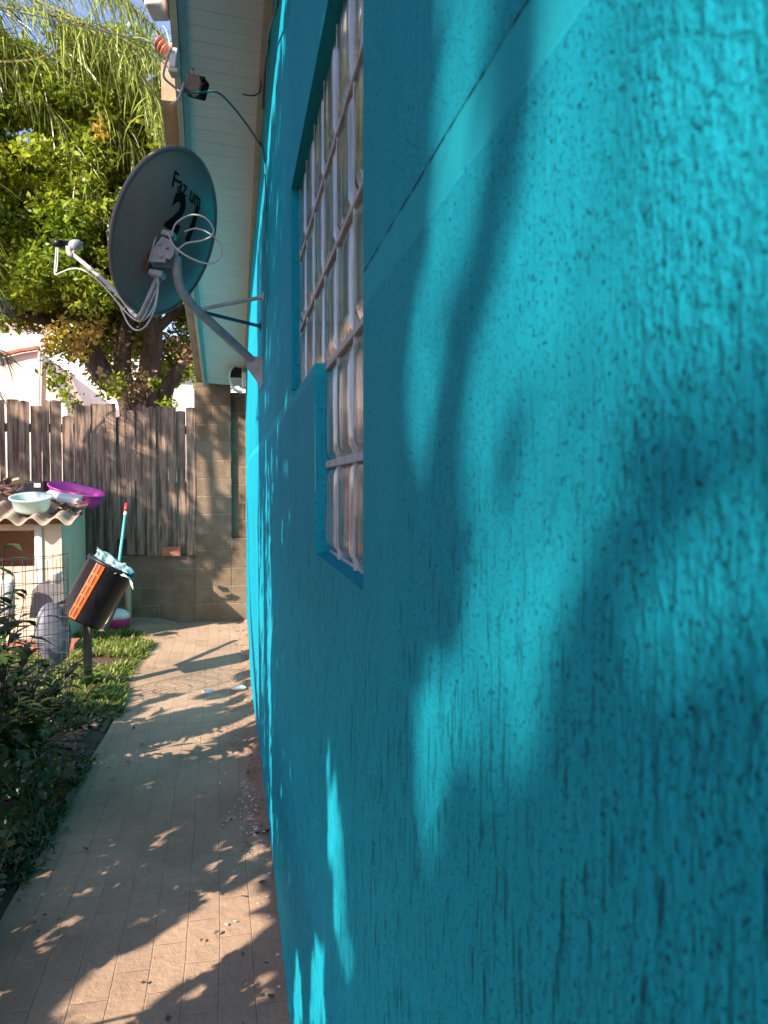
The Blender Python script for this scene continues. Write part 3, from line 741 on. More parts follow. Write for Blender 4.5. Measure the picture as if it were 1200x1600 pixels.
m.add(vv,[tuple(range(n)),tuple(range(2*n-1,n-1,-1))]+[((i+1)%n,i,i+n,(i+1)%n+n) for i in range(n)])
m.bbox((-.06,-.034,-.05),(-.052,.034,.06),.001,FM)
mo=m.build('mount_bracket',M['galv'],sat)
m=MB(); m.bbox((-.075,-.022,-.085),(-.058,.022,.10),.003,FM); m.build('backing_rail',M['rust'],mo)
for q in ((.005,.02),(-.01,-.02),(.022,-.035),(-.03,.03)):
    m=MB(); m.tube([FM@Vector((q[0],-.042,q[1])),FM@Vector((q[0],-.032,q[1]))],.0075,6); m.build('bolt',M['rust'] if q[0]>0.01 else M['galv'],mo)
for (x,y) in ((262,366),(245,428)):
    m=MB(); c=pt(x,y,3.17); F2=frameM(c,VR*.97-VU*.2,VF,VU*.97+VR*.2); m.bbox((-.03,-.02,-.012),(.03,.03,.012),.004,F2); m.build('clamp',M['galv'],sat)
m=MB(); q=cr([pt(275,402,3.2),pt(277,425,3.2),pt(281,446,3.22),pt(293,468,3.26),pt(313,489,3.33),pt(360,532,3.5),pt(398,567,3.68)],6)
m.tube(q,.0205,16); arm=m.build('arm_tube',M['galv'],sat,smooth=True)
m=MB(); b0=wa(411,590,.139); 
P1=[pt(392,556,3.64),pt(405,570,3.7)]
m.add([Vector((.142,3.58,2.13)),Vector((.142,3.80,2.13)),Vector((.142,3.80,1.99)),Vector((.142,3.58,1.99)),Vector((.137,3.58,2.13)),Vector((.137,3.80,2.13)),Vector((.137,3.80,1.99)),Vector((.137,3.58,1.99))],[(4,5,6,7)[::-1],(0,1,5,4),(1,2,6,5),(2,3,7,6),(3,0,4,7)])
for yy in (3.64,3.72):
    m.add([Vector((.137,yy,2.13)),Vector((.137,yy,2.0)),Vector((.07,yy,2.09)),Vector((.07,yy,2.135)),Vector((.137,yy+.004,2.13)),Vector((.137,yy+.004,2.0)),Vector((.07,yy+.004,2.09)),Vector((.07,yy+.004,2.135))],[(0,1,2,3),(7,6,5,4),(0,4,5,1),(1,5,6,2),(2,6,7,3),(3,7,4,0)])
wp=m.build('wall_plate',M['galv'],sat)
for (a,b,mm,r) in (((309,484,3.31),(412,464,.14),M['galv'],.0085),((318,488,3.34),(407,510,.14),M['teal_metal'],.0085)):
    m=MB(); e=wa(*b); s0=pt(*a); m.tube([s0,s0.lerp(e,.06),s0.lerp(e,.93),e],[r*1.3,r,r,r*1.4],10)
    st=m.build('strut',mm,sat,smooth=False); st['label']='white stay bar' if mm is M['galv'] else 'dark teal stay bar'
    m=MB(); m.bbox((e.x-.006,e.y-.02,e.z-.018),(e.x+.001,e.y+.02,e.z+.018),.002); m.build('strut_foot',mm,st)
# feed arm and receiver head
m=MB(); q=cr([pt(246,432,3.19),pt(232,465,3.2),pt(219,492,3.27),pt(210,492,3.33),pt(190,466,3.42),pt(160,436,3.5),pt(112,396,3.6)],6)
m.tube(q,.0095,8); m.tube([p+Vector((.012,0,-.014)) for p in q],.005,6); m.build('feed_arm',M['galv'],sat,smooth=True)
ln=empty('x',(0,0,0),None,None); bpy.data.objects.remove(ln)
m=MB(); m.tube([pt(84,379,3.62),pt(97,381,3.62),pt(98,381,3.62),pt(112,383,3.6)],[.018,.018,.014,.020],14); rh=m.build('receiver_head',M['black'],sat,smooth=True)
a=pt(113,383,3.6); d=(pt(122,383,3.55)-a); m=MB(); m.tube([a,a+d*.3,a+d*.9,a+d],[.020,.024,.024,.019],18); m.build('receiver_cap',mat('pale_grey_cap',(.30,.33,.35),.4),rh,smooth=True)
m=MB(); m.tube([pt(107,385,3.6),pt(108,395,3.6),pt(114,401,3.59)],.013,10); m.build('receiver_clamp',M['galv'],rh,smooth=True)
def cable(name,specs,r,m_,parent=None,label=None,cat='cable',k=8):
    mb=MB(); mb.tube(cr([pt(*p) for p in specs],k),r,6)
    o=mb.build(name,m_,parent,smooth=True)
    if label: tag(o,label,cat)
    return o
cable('signal_cable',[(88,386,3.62),(87,405,3.62),(86,428,3.6),(95,426,3.58),(112,420,3.55),(132,423,3.5),(160,445,3.46),(190,480,3.4),(210,499,3.33),(225,500,3.28),(240,480,3.2),(247,450,3.17),(248,430,3.16)],.0035,M['cable_w'],sat)
cable('signal_cable',[(91,386,3.62),(90,410,3.62),(88,425,3.6)],.003,M['cable_w'],sat)
cable('signal_cable',[(185,472,3.43),(200,505,3.38),(214,516,3.33),(229,508,3.28),(242,482,3.2),(247,455,3.17),(246,432,3.15)],.0035,M['cable_w'],sat)
cable('signal_cable',[(262,362,3.12),(272,384,3.1),(292,400,3.08),(318,411,3.08),(336,410,3.09),(346,396,3.1),(340,376,3.11),(322,362,3.12),(305,357,3.13),(288,362,3.14)],.0036,M['cable_w'],sat)
cable('signal_cable',[(268,365,3.1),(276,348,3.08),(298,336,3.08),(320,340,3.08),(333,356,3.09),(331,368,3.1),(315,376,3.11),(292,380,3.13),(278,390,3.15)],.0036,M['cable_w'],sat)
# ---------------------------------------------------------------- things on the eave and wall
YB=2.96
jb=empty('junction_box',at(308,125,YB),'black speaker like box hanging under the eave with wires','box')
F3=frameM(at(307,136,YB),VR*.97-VU*.24,VF*.9+VR*.2,VU*.97+VR*.24)
m=MB(); m.bbox((-.034,-.03,-.036),(.034,.03,.036),.008,F3,2); MBK=mat('dull_black',(.012,.011,.012),.7,spec=.1); jo=m.build('housing',MBK,jb)
m=MB(); m.add([F3@Vector(p) for p in ((-.034,-.031,-.036),(.034,-.031,-.036),(.02,-.035,-.055),(-.0,-.035,-.045))],[(0,1,2,3)]); m.build('flap',MBK,jb)
m=MB(); m.tube(cr([at(300,108,YB),at(302,118,YB),at(306,124,YB)],5),.006,6); m.tube(cr([at(314,126,YB-.03),at(319,120,YB-.04),at(321,128,YB-.03),at(316,132,YB-.03)],5),.0018,6); m.build('lead',M['cable_b'],jb)
cable('painted_cable',[(284,144,2.85),(296,145,2.87),(318,144,2.88),(338,144,2.9),(356,158,2.98),(380,187,3.12),(400,216,3.3),(409,231,3.5)],.0042,M['cable_t'],None,'dark teal cable swooping from the fascia down to the wall')
m=MB(); L1=[wa(406,222,.136),wa(410,232,.138),wa(414,260,.138),wa(416,330,.139)]; m.tube(cr(L1,6),.0038,6); tag(m.build('wall_cable',M['cable_t'],None,True),'turquoise painted cable clipped straight down the wall by the dish','cable')
cable('loose_wire',[(379,147,3.0),(388,149,3.0),(398,149,3.02),(406,143,3.05),(408,134,3.08),(407,124,3.1)],.0028,M['cable_b'],None,'short black wire end curling out of the soffit edge')
m=MB(); m.tube(cr([wa(x,y,.118) for x,y in ((436,-20),(433,8),(426,34),(421,52),(419,75),(415,100),(413,130),(411,170))],6),.0045,6); tag(m.build('eave_cable',M['cable_b'],None,True),'long black cable tucked along the corner of wall and soffit','cable')
fl=empty('security_camera',at(240,5,2.75),'white rounded security camera at the outer edge of the roof','camera')
c=at(243,8,2.75); F4=frameM(c,VR,VF,VU)
m=MB(); m.bbox((-.028,-.05,-.030),(.040,.05,.06),.014,F4,3); m.build('casing',M['white'],fl,smooth=True)
m=MB(); m.tube([F4@Vector((-.028,-.02,.02)),F4@Vector((-.036,-.02,.02))],.022,16); m.build('lens',M['black'],fl)
m=MB(); m.tube([F4@Vector((.04,0,.03)),F4@Vector((.075,0,.035))],.012,8); m.build('arm',M['cream'],fl)
ins=empty('insulator',at(252,70,3.2),'ribbed brown ceramic insulator on the fascia holding the overhead wire','insulator')
m=MB()
for i in range(3):
    c=at(248+5*i,66+6*i,3.2); d=(VR*.8-VU*.6)
    m.tube([c-d*.008,c-d*.003,c+d*.003,c+d*.008],[.014,.026,.026,.014],16)
m.build('ribs',M['ceramic'],ins,smooth=True)
m=MB(); m.tube([at(258,76,3.2),at(276,66,3.2)],.008,8); m.build('bracket',M['cream'],ins)
ov=cable('overhead_wire',[(-60,-4,6.2),(0,12,5.6),(60,26,5.0),(130,42,4.3),(200,58,3.7),(246,70,3.22)],.0035,M['cable_b'],None,'thin black overhead wire sagging across the palm fronds to the roof','wire')
pb=empty('white_cover',at(273,90,3.1),'bright white plastic cover box on the outside of the fascia','cover')
F5=frameM(at(273,92,2.78),VR*.98-VU*.1,VF,VU*.98+VR*.12)
m=MB(); m.bbox((-.012,-.02,-.04),(.012,.02,.03),.004,F5,2); m.build('cover_body',M['white'],pb)
m=MB(); m.bbox((-.012,-.022,-.06),(.025,.022,-.042),.004,F5); m.build('cover_base',M['cream'],pb)
cable('white_lead',[(268,74,2.75),(262,90,2.78),(256,112,2.82),(257,122,2.85),(266,131,2.9),(276,139,2.95),(284,144,2.88),(290,146,2.86)],.0042,M['cable_w'],None,'white cable looping outside the fascia into the teal cable')
cable('hanging_lead',[(287,130,2.85),(283,145,2.87),(277,156,2.9),(268,163,2.9)],.004,M['cable_w'],None,'short white cable end hanging below the white cover')
cable('thin_white_wire',[(254,40,3.1),(259,46,3.1),(263,60,3.1),(266,72,3.1)],.002,M['cable_w'],None,'thin white wire dangling beside the insulator','wire')
# lamp bracket at the far end of the eave
vl=empty('wall_lamp',at(375,590,7.6),'pale round hood and ribbed box mounted high at the far wall end','lamp')
m=MB(); c=at(378,590,7.55); v=[];f=[]; n=24
for j,(r,dy) in enumerate(((.150,-.06),(.150,.08),(.135,.08),(.135,-.06))):
    for k in range(n+1):
        a=math.pi*.5+math.pi*k/n; v.append((c.x+r*.85*math.cos(a),c.y+dy,c.z+r*math.sin(a)))
for j in range(4):
    j2=(j+1)%4
    for k in range(n): f.append((j*(n+1)+k,j*(n+1)+k+1,j2*(n+1)+k+1,j2*(n+1)+k))
m.add(v,f); m.build('hood',M['white'],vl,smooth=False)
m=MB(); v=[(c.x,c.y+.02,c.z)]+[(c.x+.134*.85*math.cos(math.pi*.5+math.pi*k/12),c.y+.02,c.z+.134*math.sin(math.pi*.5+math.pi*k/12)) for k in range(7)]
m.add(v,[(0,i,i+1) for i in range(1,7)]); m.build('recess',M['black'],vl)
m=MB()
a=at(378,606,7.5); b=at(389,583,7.5)
for i in range(3):
    x0=a.x+(b.x-a.x)*i/3; m.bbox((x0,7.45,a.z),(x0+(b.x-a.x)/3-.004,7.6,b.z),.004)
m.build('ribbed_box',M['soffit'],vl)
# ---------------------------------------------------------------- dog house
dg=empty('dog_house',at(60,985,7.2),'small cream plastered kennel with corrugated roof beside the fence','kennel')
dg.location.z=0
FYd=7.2; xR=at(97,900,FYd).x; xL=at(-75,900,FYd).x; BY=8.30
zo0=at(30,886,FYd).z; zo1=at(30,829,FYd).z; zr0=at(70,822,FYd).z+.02; zr1=at(100,768,BY).z-.04
xp0=at(55,900,FYd).x; xp1=at(68,900,FYd).x
m=MB(); t=.07
m.box((xp1,FYd,0),(xR,FYd+t,zr0)); m.box((xL,FYd,0),(xp0,FYd+t,zo0)); m.box((xL,FYd,zo1),(xp0,FYd+t,zr0)); m.box((xL,FYd,zo0),(at(-55,900,FYd).x,FYd+t,zo1))
m.build('front_wall',M['dogw'],dg)
m=MB()
def wedge(mb,x0,x1,y0,y1,z0,z1): mb.add([(x0,y0,0),(x1,y0,0),(x1,y1,0),(x0,y1,0),(x0,y0,z0),(x1,y0,z0),(x1,y1,z1),(x0,y1,z1)],[(0,3,2,1),(4,5,6,7),(0,1,5,4),(1,2,6,5),(2,3,7,6),(3,0,4,7)])
wedge(m,xR-t,xR+.002,FYd+t+.002,BY,zr0,zr1); wedge(m,xL,xL+t,FYd+t+.002,BY,zr0,zr1); wedge(m,xL+t,xR-t,BY-t,BY-.002,zr1-.02,zr1-.02)
m.build('side_walls',M['dogw'],dg)
m=MB(); m.bbox((xp0+.002,FYd-.02,0),(xp1-.002,FYd+.06,zr0-.003),.004); m.build('front_post',M['dogp'],dg)
m=MB(); v=[];f=[]; nx,ny=150,10; X0=at(-80,815,7.02).x; X1=at(113,812,7.0).x
yf,yb2=7.0,8.36; zf=zr0+.035; zb=zr1+.06
for th in (0,.012):
    for j in range(ny+1):
        for i in range(nx+1):
            x=X0+(X1-X0)*i/nx; y=yf+(yb2-yf)*j/ny+.015*n3(x*2,7)*(1-j/ny); z=zf+(zb-zf)*j/ny+.034*math.sin((x-X0)*2*math.pi/.205)+.006*n3(x*5,y*5)
            v.append((x,y,z-th))
o2=(nx+1)*(ny+1)
for j in range(ny):
    for i in range(nx):
        k=j*(nx+1)+i; f.append((k,k+1,k+nx+2,k+nx+1)); f.append((o2+k,o2+k+nx+1,o2+k+nx+2,o2+k+1))
for i in range(nx): f.append((i,o2+i,o2+i+1,i+1))
for j in range(ny): k=j*(nx+1)+nx; f.append((k,k+nx+1,o2+k+nx+1,o2+k))
m.add(v,f); m.build('roof',M['asb'],dg,smooth=True)
def roofz(y): return zf+(zb-zf)*(y-yf)/(yb2-yf)+.036
# clay slab at its foot
cs_=empty('clay_slab',at(70,978,7.0),'flat terracotta slab lying at the foot of the kennel','slab')
m=MB(); a=at(12,985,7.05); b=at(124,985,7.05); m.bbox((a.x,6.85,.05),(b.x,7.12,.13),.008); m.build('slab_body',M['clay'],cs_)
bd=empty('shadow_panel',at(70,960,7.1),'dark grey shape standing in for a shadow on the front of the kennel','board')  # dark sheet added in place of a shadow cast on the kennel front
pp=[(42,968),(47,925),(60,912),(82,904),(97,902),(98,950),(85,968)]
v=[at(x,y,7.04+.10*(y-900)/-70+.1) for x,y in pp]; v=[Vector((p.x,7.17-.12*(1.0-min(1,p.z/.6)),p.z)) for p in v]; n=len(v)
m=MB(); m.add(v+[p+Vector((0,.015,0)) for p in v],[tuple(range(n))[::-1],tuple(range(n,2*n))]+[(i,(i+1)%n,(i+1)%n+n,i+n) for i in range(n)]); m.build('flat_body',M['dshadow'],bd)
def lathe(mb,prof,n=40,M_=None,sx=1,sy=1,waist=0):
    v=[];f=[]
    for r,z in prof:
        for k in range(n):
            a=2*math.pi*k/n; w_=1-waist*math.exp(-((math.cos(a))/.35)**2)
            p=Vector((r*sx*math.cos(a),r*sy*math.sin(a)*w_,z)); v.append(M_@p if M_ else p)
    for j in range(len(prof)-1):
        for k in range(n): k2=(k+1)%n; f.append((j*n+k,j*n+k2,(j+1)*n+k2,(j+1)*n+k))
    f.append(tuple(range(n))[::-1]); f.append(tuple((len(prof)-1)*n+k for k in range(n)))
    return mb.add(v,f)
# magenta bean shaped basin
bs=at(118,772,7.95); Mb=Matrix.Translation(Vector((bs.x,bs.y,bs.z-.03)))@Matrix.Rotation(R_(10.5),4,'Y')@Matrix.Rotation(R_(13),4,'X')@Matrix.Rotation(R_(-14),4,'Z')
m=MB(); lathe(m,[(.80,-.05),(.86,.03),(1.0,.085),(1.035,.087),(1.035,.078),(1.0,.075)][::-1],48,Mb,.285,.19,.16)
m=MB(); lathe(m,[(0.02,-.052),(.80,-.052),(.88,.02),(.97,.085),(1.03,.088),(1.03,.076),(.985,.074),(.90,.01),(.78,-.06),(.02,-.06)],48,Mb,.285,.19,.14)
tag(m.build('plastic_basin',M['mag'],None,True),'bright magenta bean shaped plastic basin on the kennel roof','basin')
bs=at(48,786,7.25); Mb=Matrix.Translation(Vector((bs.x,bs.y+.02,bs.z)))@Matrix.Rotation(R_(14),4,'X')
m=MB(); lathe(m,[(.02,-.075),(.70,-.075),(.80,-.05),(.90,.04),(.96,.045),(1.0,.05),(1.0,.062),(.95,.064),(.88,.05),(.78,-.04),(.68,-.066),(.02,-.066)],40,Mb,.185,.17)
tag(m.build('round_bowl',M['aqua'],None,True),'pale aqua round plastic bowl on the front of the kennel roof','bowl')
bx=empty('black_crate',at(53,770,8.05),'black plastic box with small white sticker on the kennel roof','box')
a=at(37,777,8.0); b=at(72,750,8.0); z0=roofz(8.1); m=MB(); m.bbox((a.x,7.95,a.z-.02),(b.x,8.22,b.z-.01),.02,None,2); m.build('box_body',M['black'],bx)
p=at(58,752,7.94); m=MB(); m.bbox((p.x-.03,7.942,b.z-.075),(p.x+.03,7.948,b.z-.035),.001); m.build('sticker',M['white'],bx)
for nm,(x0,y0,x1,y1,Y,ang),lab in (('foam_block',(72,784,112,766,7.75,12),'long off white foam slab under the magenta basin'),('foam_block',(91,786,127,773,7.5,10),'small rounded white foam block resting beside the basin')):
    a=at(x0,y0,Y); b=at(x1,y1,Y); c=(a+b)/2; hx=(b.x-a.x)/2; hz=.028 if 'long' in lab else .036
    Mb=Matrix.Translation(c)@Matrix.Rotation(R_(ang),4,'Y')@Matrix.Rotation(R_(10),4,'X')
    m=MB(); m.bbox((-hx,-.09,-hz),(hx,.09,hz),.02,Mb,3); tag(m.build(nm,M['white'],None,True),lab,'foam block')
# broken tile pieces
def shard(x,y,Y,sx_,lab,mt,ry=None):
    c=at(x,y,Y); Mb=Matrix.Translation(c)@Matrix.Rotation(random.uniform(-.5,.5),4,'X')@Matrix.Rotation(random.uniform(-.5,.5),4,'Y')@Matrix.Rotation(random.uniform(0,3),4,'Z')
    m=MB(); n=random.choice((4,5,6)); an=sorted(random.uniform(0,6.28) for _ in range(n+2)); n+=2
    v=[Vector((sx_*math.cos(a)*random.uniform(.7,1.1),sx_*.7*math.sin(a)*random.uniform(.7,1.1),0)) for a in an]
    m.add([Mb@p for p in v]+[Mb@(p+Vector((0,0,.02))) for p in v],[tuple(range(n))[::-1],tuple(range(n,2*n))]+[(i,(i+1)%n,(i+1)%n+n,i+n) for i in range(n)])
    return tag(m.build('tile_shard',mt,None),lab,'tile shard','broken tile pieces on the kennel roof')
for i in range(15):
    shard(random.uniform(78,128),random.uniform(783,806),random.uniform(7.25,7.5),random.uniform(.035,.07),'brown broken tile piece in the heap right of the aqua bowl',random.choice((M['brown'],M['brown'],M['rust'])))
for i in range(14):
    shard(random.uniform(-25,30),random.uniform(752,790),random.uniform(7.5,7.9),random.uniform(.06,.11),'dark weathered tile piece in the heap left of the black box',random.choice((M['brown'],M['asb'],M['rust'])))
# odds in front of the kennel
for (x0,y0,x1,y1,Y,mt,lab,cat,nm) in ((2,975,24,905,6.95,M['white'],'tall white plastic tub standing left in front of the kennel','tub','plastic_tub'),(78,912,97,893,7.05,M['white'],'small white container at the top of the dark shadow shape on the kennel','container','plastic_container'),):
    a=at(x0,y0,Y); b=at(x1,y1,Y); Mb=Matrix.Translation(Vector(((a.x+b.x)/2,Y,a.z))); r=(b.x-a.x)/2
    m=MB(); lathe(m,[(.02,0),(.85,0),(.93,(b.z-a.z)*.8),(1.0,(b.z-a.z)*.82),(1.0,(b.z-a.z)*.95),(.9,b.z-a.z),(.02,b.z-a.z)],20,Mb,r,r)
    tag(m.build(nm,mt,None,True),lab,cat)
# ---------------------------------------------------------------- tilted bin on a post
YBn=5.75
po=empty('bin_post',gr(138,1075),'dark wooden post holding the tilted black bin','post')
pb0=gr(138,1078); m=MB(); m.bbox((pb0.x-.027,pb0.y-.027,-.05),(pb0.x+.027,pb0.y+.027,at(138,985,pb0.y).z+.12),.004); m.build('post_body',M['dwood'],po)
Tt=at(176,882,YBn+.02); Bb=at(126,969,YBn-.02); ax=(Tt-Bb).normalized(); LNb=(Tt-Bb).length
bn=empty('plastic_bin',Bb,'tilted black plastic bin with orange ladder stripe mounted on a post','bin')
sx_=(VR-ax*VR.dot(ax)).normalized(); sy_=ax.cross(sx_)
def FB(a,b,c): return Bb+sx_*a+sy_*b+ax*c
FBm=frameM(Bb,sx_,sy_,ax)
m=MB(); lathe(m,[(.02,0),(.88,0),(.92,.02),(1.0,LNb-.03),(1.06,LNb-.028),(1.06,LNb),(.98,LNb),(.90,.03),(.02,.02)],48,FBm,.176,.176)
m.build('body',M['black'],bn,smooth=False)
for p in bn.children[0].data.polygons: p.use_smooth = len(p.vertices)==4 
# orange ladder strip following the side
angs=[math.atan2(b,a) for a,b in ((0,0),)]
dirc=(-VF*1.0-sx_*.12); ac=math.atan2(dirc.dot(sy_),dirc.dot(sx_))
m=MB()
def strip(a0,a1,c0,c1,off=.006):
    n=4; v=[];f=[]
    for i in range(n+1):
        a=a0+(a1-a0)*i/n
        for c in (c0,c1):
            r=.176*(.90+.10*c/LNb)+off; v.append(FB(r*math.cos(a),r*math.sin(a),c))
    for i in range(n): f.append((2*i,2*i+1,2*i+3,2*i+2))
    m.add(v,f); m.add(v,[q[::-1] for q in f])
w_=.20
for a in (-w_,-.035,w_-.07): strip(ac+a-.0,ac+a+.07,.01,LNb-.02,.008)
for c in np.linspace(.01,LNb-.03,6): strip(ac-w_,ac+w_,c,c+.014,.0085)
m.build('orange_strip',M['orange'],bn)
m=MB(); strip(ac-w_,ac+w_,.01,LNb-.02,.003); m.build('strip_backing',mat('burnt_orange',(.42,.07,.01),.5),bn)
# lid hanging from the lower rim
lc=at(84,990,5.6); lx=(VR*.97+VU*.12).normalized(); ly=VF; lz=(VU*.99-VR*.12)
LM=frameM(lc,lx,lz,-VF)
m=MB(); v=[];f=[]; n=36; rr=[(1,-.022),(1,-.006),(.94,.004),(.90,.004),(.82,.022),(.5,.038),(.05,.044)]
LMt=LM@Matrix.Rotation(R_(38),4,'Y')
lathe(m,rr,36,LMt,.120,.222); m.build('lid',M['greyp'],bn,smooth=True)
m=MB(); m.tube([at(88,945,5.65),at(100,940,5.68),at(112,930,5.7)],.012,8); m.build('hinge',M['black'],bn)
# cloth over the rim
m=MB(); v=[];f=[]; nu,nv=28,18
for i in range(nu+1):
    for j in range(nv+1):
        u=i/nu; w2=j/nv
        px=150+56*u; py=866+32*u+ (w2-.4)*(24+6*math.sin(u*6))
        p=at(px+3*math.sin(w2*7),py-6*math.sin(w2*3.1),YBn-.02+.26*(.5-w2)+.0)
        p+=Vector((n3(u*5,w2*5,1),n3(u*6,w2*6,2),n3(u*6,w2*6,3)))*.024
        if u>.93: p.z-=.05*(u-.93)/.07*w2
        v.append(p)
for i in range(nu):
    for j in range(nv): k=i*(nv+1)+j; f.append((k,k+nv+1,k+nv+2,k+1))
m.add(v,f); tag(m.build('rag',M['cloth'],None,True),'crumpled grey green cloth draped over the rim of the black bin','cloth')
# support post, slanted plank, broom stick
sp=empty('wooden_stake',gr(201,982),'pale round wooden stake right behind the bin','stake')
q=gr(201,985); m=MB(); m.tube([(q.x,q.y,-.05),(q.x,q.y,.4),(q.x,q.y,at(201,893,q.y).z)],[.032,.031,.029],12); m.build('stake_body',M['wood'],sp,smooth=True)
pk_=empty('slanted_board',at(160,985,6.0),'pale board leaning diagonally behind the bin','board')
a=at(160,982,6.0); b=at(196,903,6.6); d=(b-a).normalized(); sd=(VR-d*VR.dot(d)).normalized(); Fp=frameM(a,sd,d.cross(sd),d)
m=MB(); m.bbox((-.022,-.012,-.02),(.022,.012,(b-a).length),.003,Fp); m.build('flat_body',M['wood'],pk_)
m=MB(); m.bbox((.024,-.02,-.03),(.034,.02,(b-a).length*.6),.002,Fp); m.build('edge_strip',M['dwood'],pk_)
br=empty('broom_stick',at(188,868,7.2),'thin green broom handle with a red tip leaning upright behind the bin','broom handle')
a=at(186,880,6.6); b=at(196,800,7.0); c=at(197.5,787,7.03); m=MB(); m.tube([a,a.lerp(b,.5),b],.0125,8); m.build('handle',M['green_st'],br,smooth=True)
m=MB(); m.tube([b,c],.0165,8); m.build('tip',M['red'],br,smooth=True)
m=MB(); m.tube([a.lerp(b,.93),b],.0145,8); m.build('white_collar',M['white'],br)
pk2=empty('pink_tub',at(183,955,8.0),'pink and white plastic thing lying by the wall behind the stake','tub')
q=at(182,957,7.95); Mb=Matrix.Translation(Vector((q.x,q.y,.05)))
m=MB(); lathe(m,[(.02,0),(.9,0),(1,.10),(1,.11),(.9,.11)],20,Mb,.14,.12); m.build('tub_body',M['pink'],pk2,smooth=True)
m=MB(); lathe(m,[(.98,.112),(.9,.16),(.5,.2),(.02,.21)],20,Mb,.14,.12); m.build('tub_cover',M['white'],pk2,smooth=True)
# ---------------------------------------------------------------- wire cage
cg=gr(50,1128); cg_o=empty('wire_cage',cg,'rusty welded wire mesh cylinder standing around a plant','wire cage')
RC=.225; CH=at(50,872,cg.y).z; m=MB(); nvw=22
for k in range(nvw):
    a=2*math.pi*k/nvw; 
    pts=[(cg.x+RC*math.cos(a)*(1+.03*n3(k,j)),cg.y+RC*math.sin(a),CH*j/6) for j in range(7)]
    m.tube(pts,.0021,4)
for j in range(14):
    z=CH*(j+.0)/13.0+.0
    pts=[(cg.x+RC*math.cos(2*math.pi*k/32)*(1+.02*n3(k*.3,j)),cg.y+RC*math.sin(2*math.pi*k/32),z+.012*n3(j,k*.2)+.03*math.cos(2*math.pi*k/32+.8)*(j/13)) for k in range(33)]
    m.tube(pts,.0019,4,cap=False)
m.build('mesh_wires',M['wire'],cg_o)
m=MB(); m.tube(cr([at(-12,1012,4.4),at(20,1000,4.5),at(55,998,4.55),at(80,994,4.6)],6),.003,5); m.build('tie_wire',M['galv'],cg_o)
# ---------------------------------------------------------------- garden plants
def lance(o,V,p,d,L,w,droop=.5):
    """pointed leaf of 3 quads"""
    d=Vector(d).normalized(); a=Vector(p); sd=d.cross(Vector((0,0,1)))
    if sd.length<.1: sd=Vector((1,0,0))
    sd.normalize(); ws=[.12,1,.8,.02]; pr=a
    for i in range(3):
        dd=(d+Vector((0,0,-droop*i/2.))).normalized(); nx_=pr+dd*L/3
        V+=[pr-sd*w*ws[i],nx_-sd*w*ws[i+1],nx_+sd*w*ws[i+1],pr+sd*w*ws[i]]; pr=nx_
def plant(name,loc,h,nst,nl,L,w,spread,label,cat,m_,group=None,lo=.1,droop=.6):
    o=empty(name,loc,label,cat,group); st=MB(); V=[]; loc=Vector(loc)
    for s_ in range(nst):
        a=random.uniform(0,6.28); r=spread*random.uniform(.2,1); hh=h*random.uniform(.6,1)
        e=loc+Vector((r*math.cos(a),r*math.sin(a),hh)); md=loc+Vector((r*.35*math.cos(a),r*.35*math.sin(a),hh*.55))
        q=cr([loc+Vector((random.uniform(-.03,.03),random.uniform(-.03,.03),-.02)),md,e],6); st.tube(q,[.006-.0045*i/(len(q)-1) for i in range(len(q))],5)
        for j in range(nl):
            t=lo+(1-lo)*(j+random.random())/nl; i=min(int(t*(len(q)-1)),len(q)-2); p=q[i].lerp(q[i+1],t*(len(q)-1)-i)
            b=random.uniform(0,6.28); lance(o,V,p,(math.cos(b),math.sin(b),random.uniform(.0,.9)),L*random.uniform(.6,1.15),w*random.uniform(.7,1.2),droop*random.uniform(.6,1.6))
    st.build('stem',M['dwood'],o); npmesh('foliage',[tuple(x) for x in V],4,m_,o)
    return o
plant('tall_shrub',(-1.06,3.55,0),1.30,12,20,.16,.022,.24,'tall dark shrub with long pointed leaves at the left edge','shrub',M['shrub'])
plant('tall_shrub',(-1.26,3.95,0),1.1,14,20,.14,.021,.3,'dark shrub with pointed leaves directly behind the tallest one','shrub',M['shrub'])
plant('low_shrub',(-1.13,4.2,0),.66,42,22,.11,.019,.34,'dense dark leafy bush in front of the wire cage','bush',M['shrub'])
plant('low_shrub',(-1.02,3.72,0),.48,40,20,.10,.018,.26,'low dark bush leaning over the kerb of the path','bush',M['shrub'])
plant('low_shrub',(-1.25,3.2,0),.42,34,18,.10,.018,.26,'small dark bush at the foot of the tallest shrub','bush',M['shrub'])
plant('low_shrub',(-1.55,4.75,0),.75,16,14,.10,.017,.3,'green bush growing inside and beside the wire cage','bush',M['weed'])
plant('broad_weed',(-1.02,5.72,0),.16,16,6,.075,.021,.16,'bright leafy weed around the foot of the bin post','weed',M['weed'])
plant('broad_weed',(-.92,5.35,0),.12,14,6,.06,.016,.14,'bright leafy weed on the path edge nearer than the bin post','weed',M['weed'])
plant('broad_weed',(-1.12,4.95,0),.20,14,6,.06,.016,.16,'mixed green weed between bin post and dark bush','weed',M['weed'])
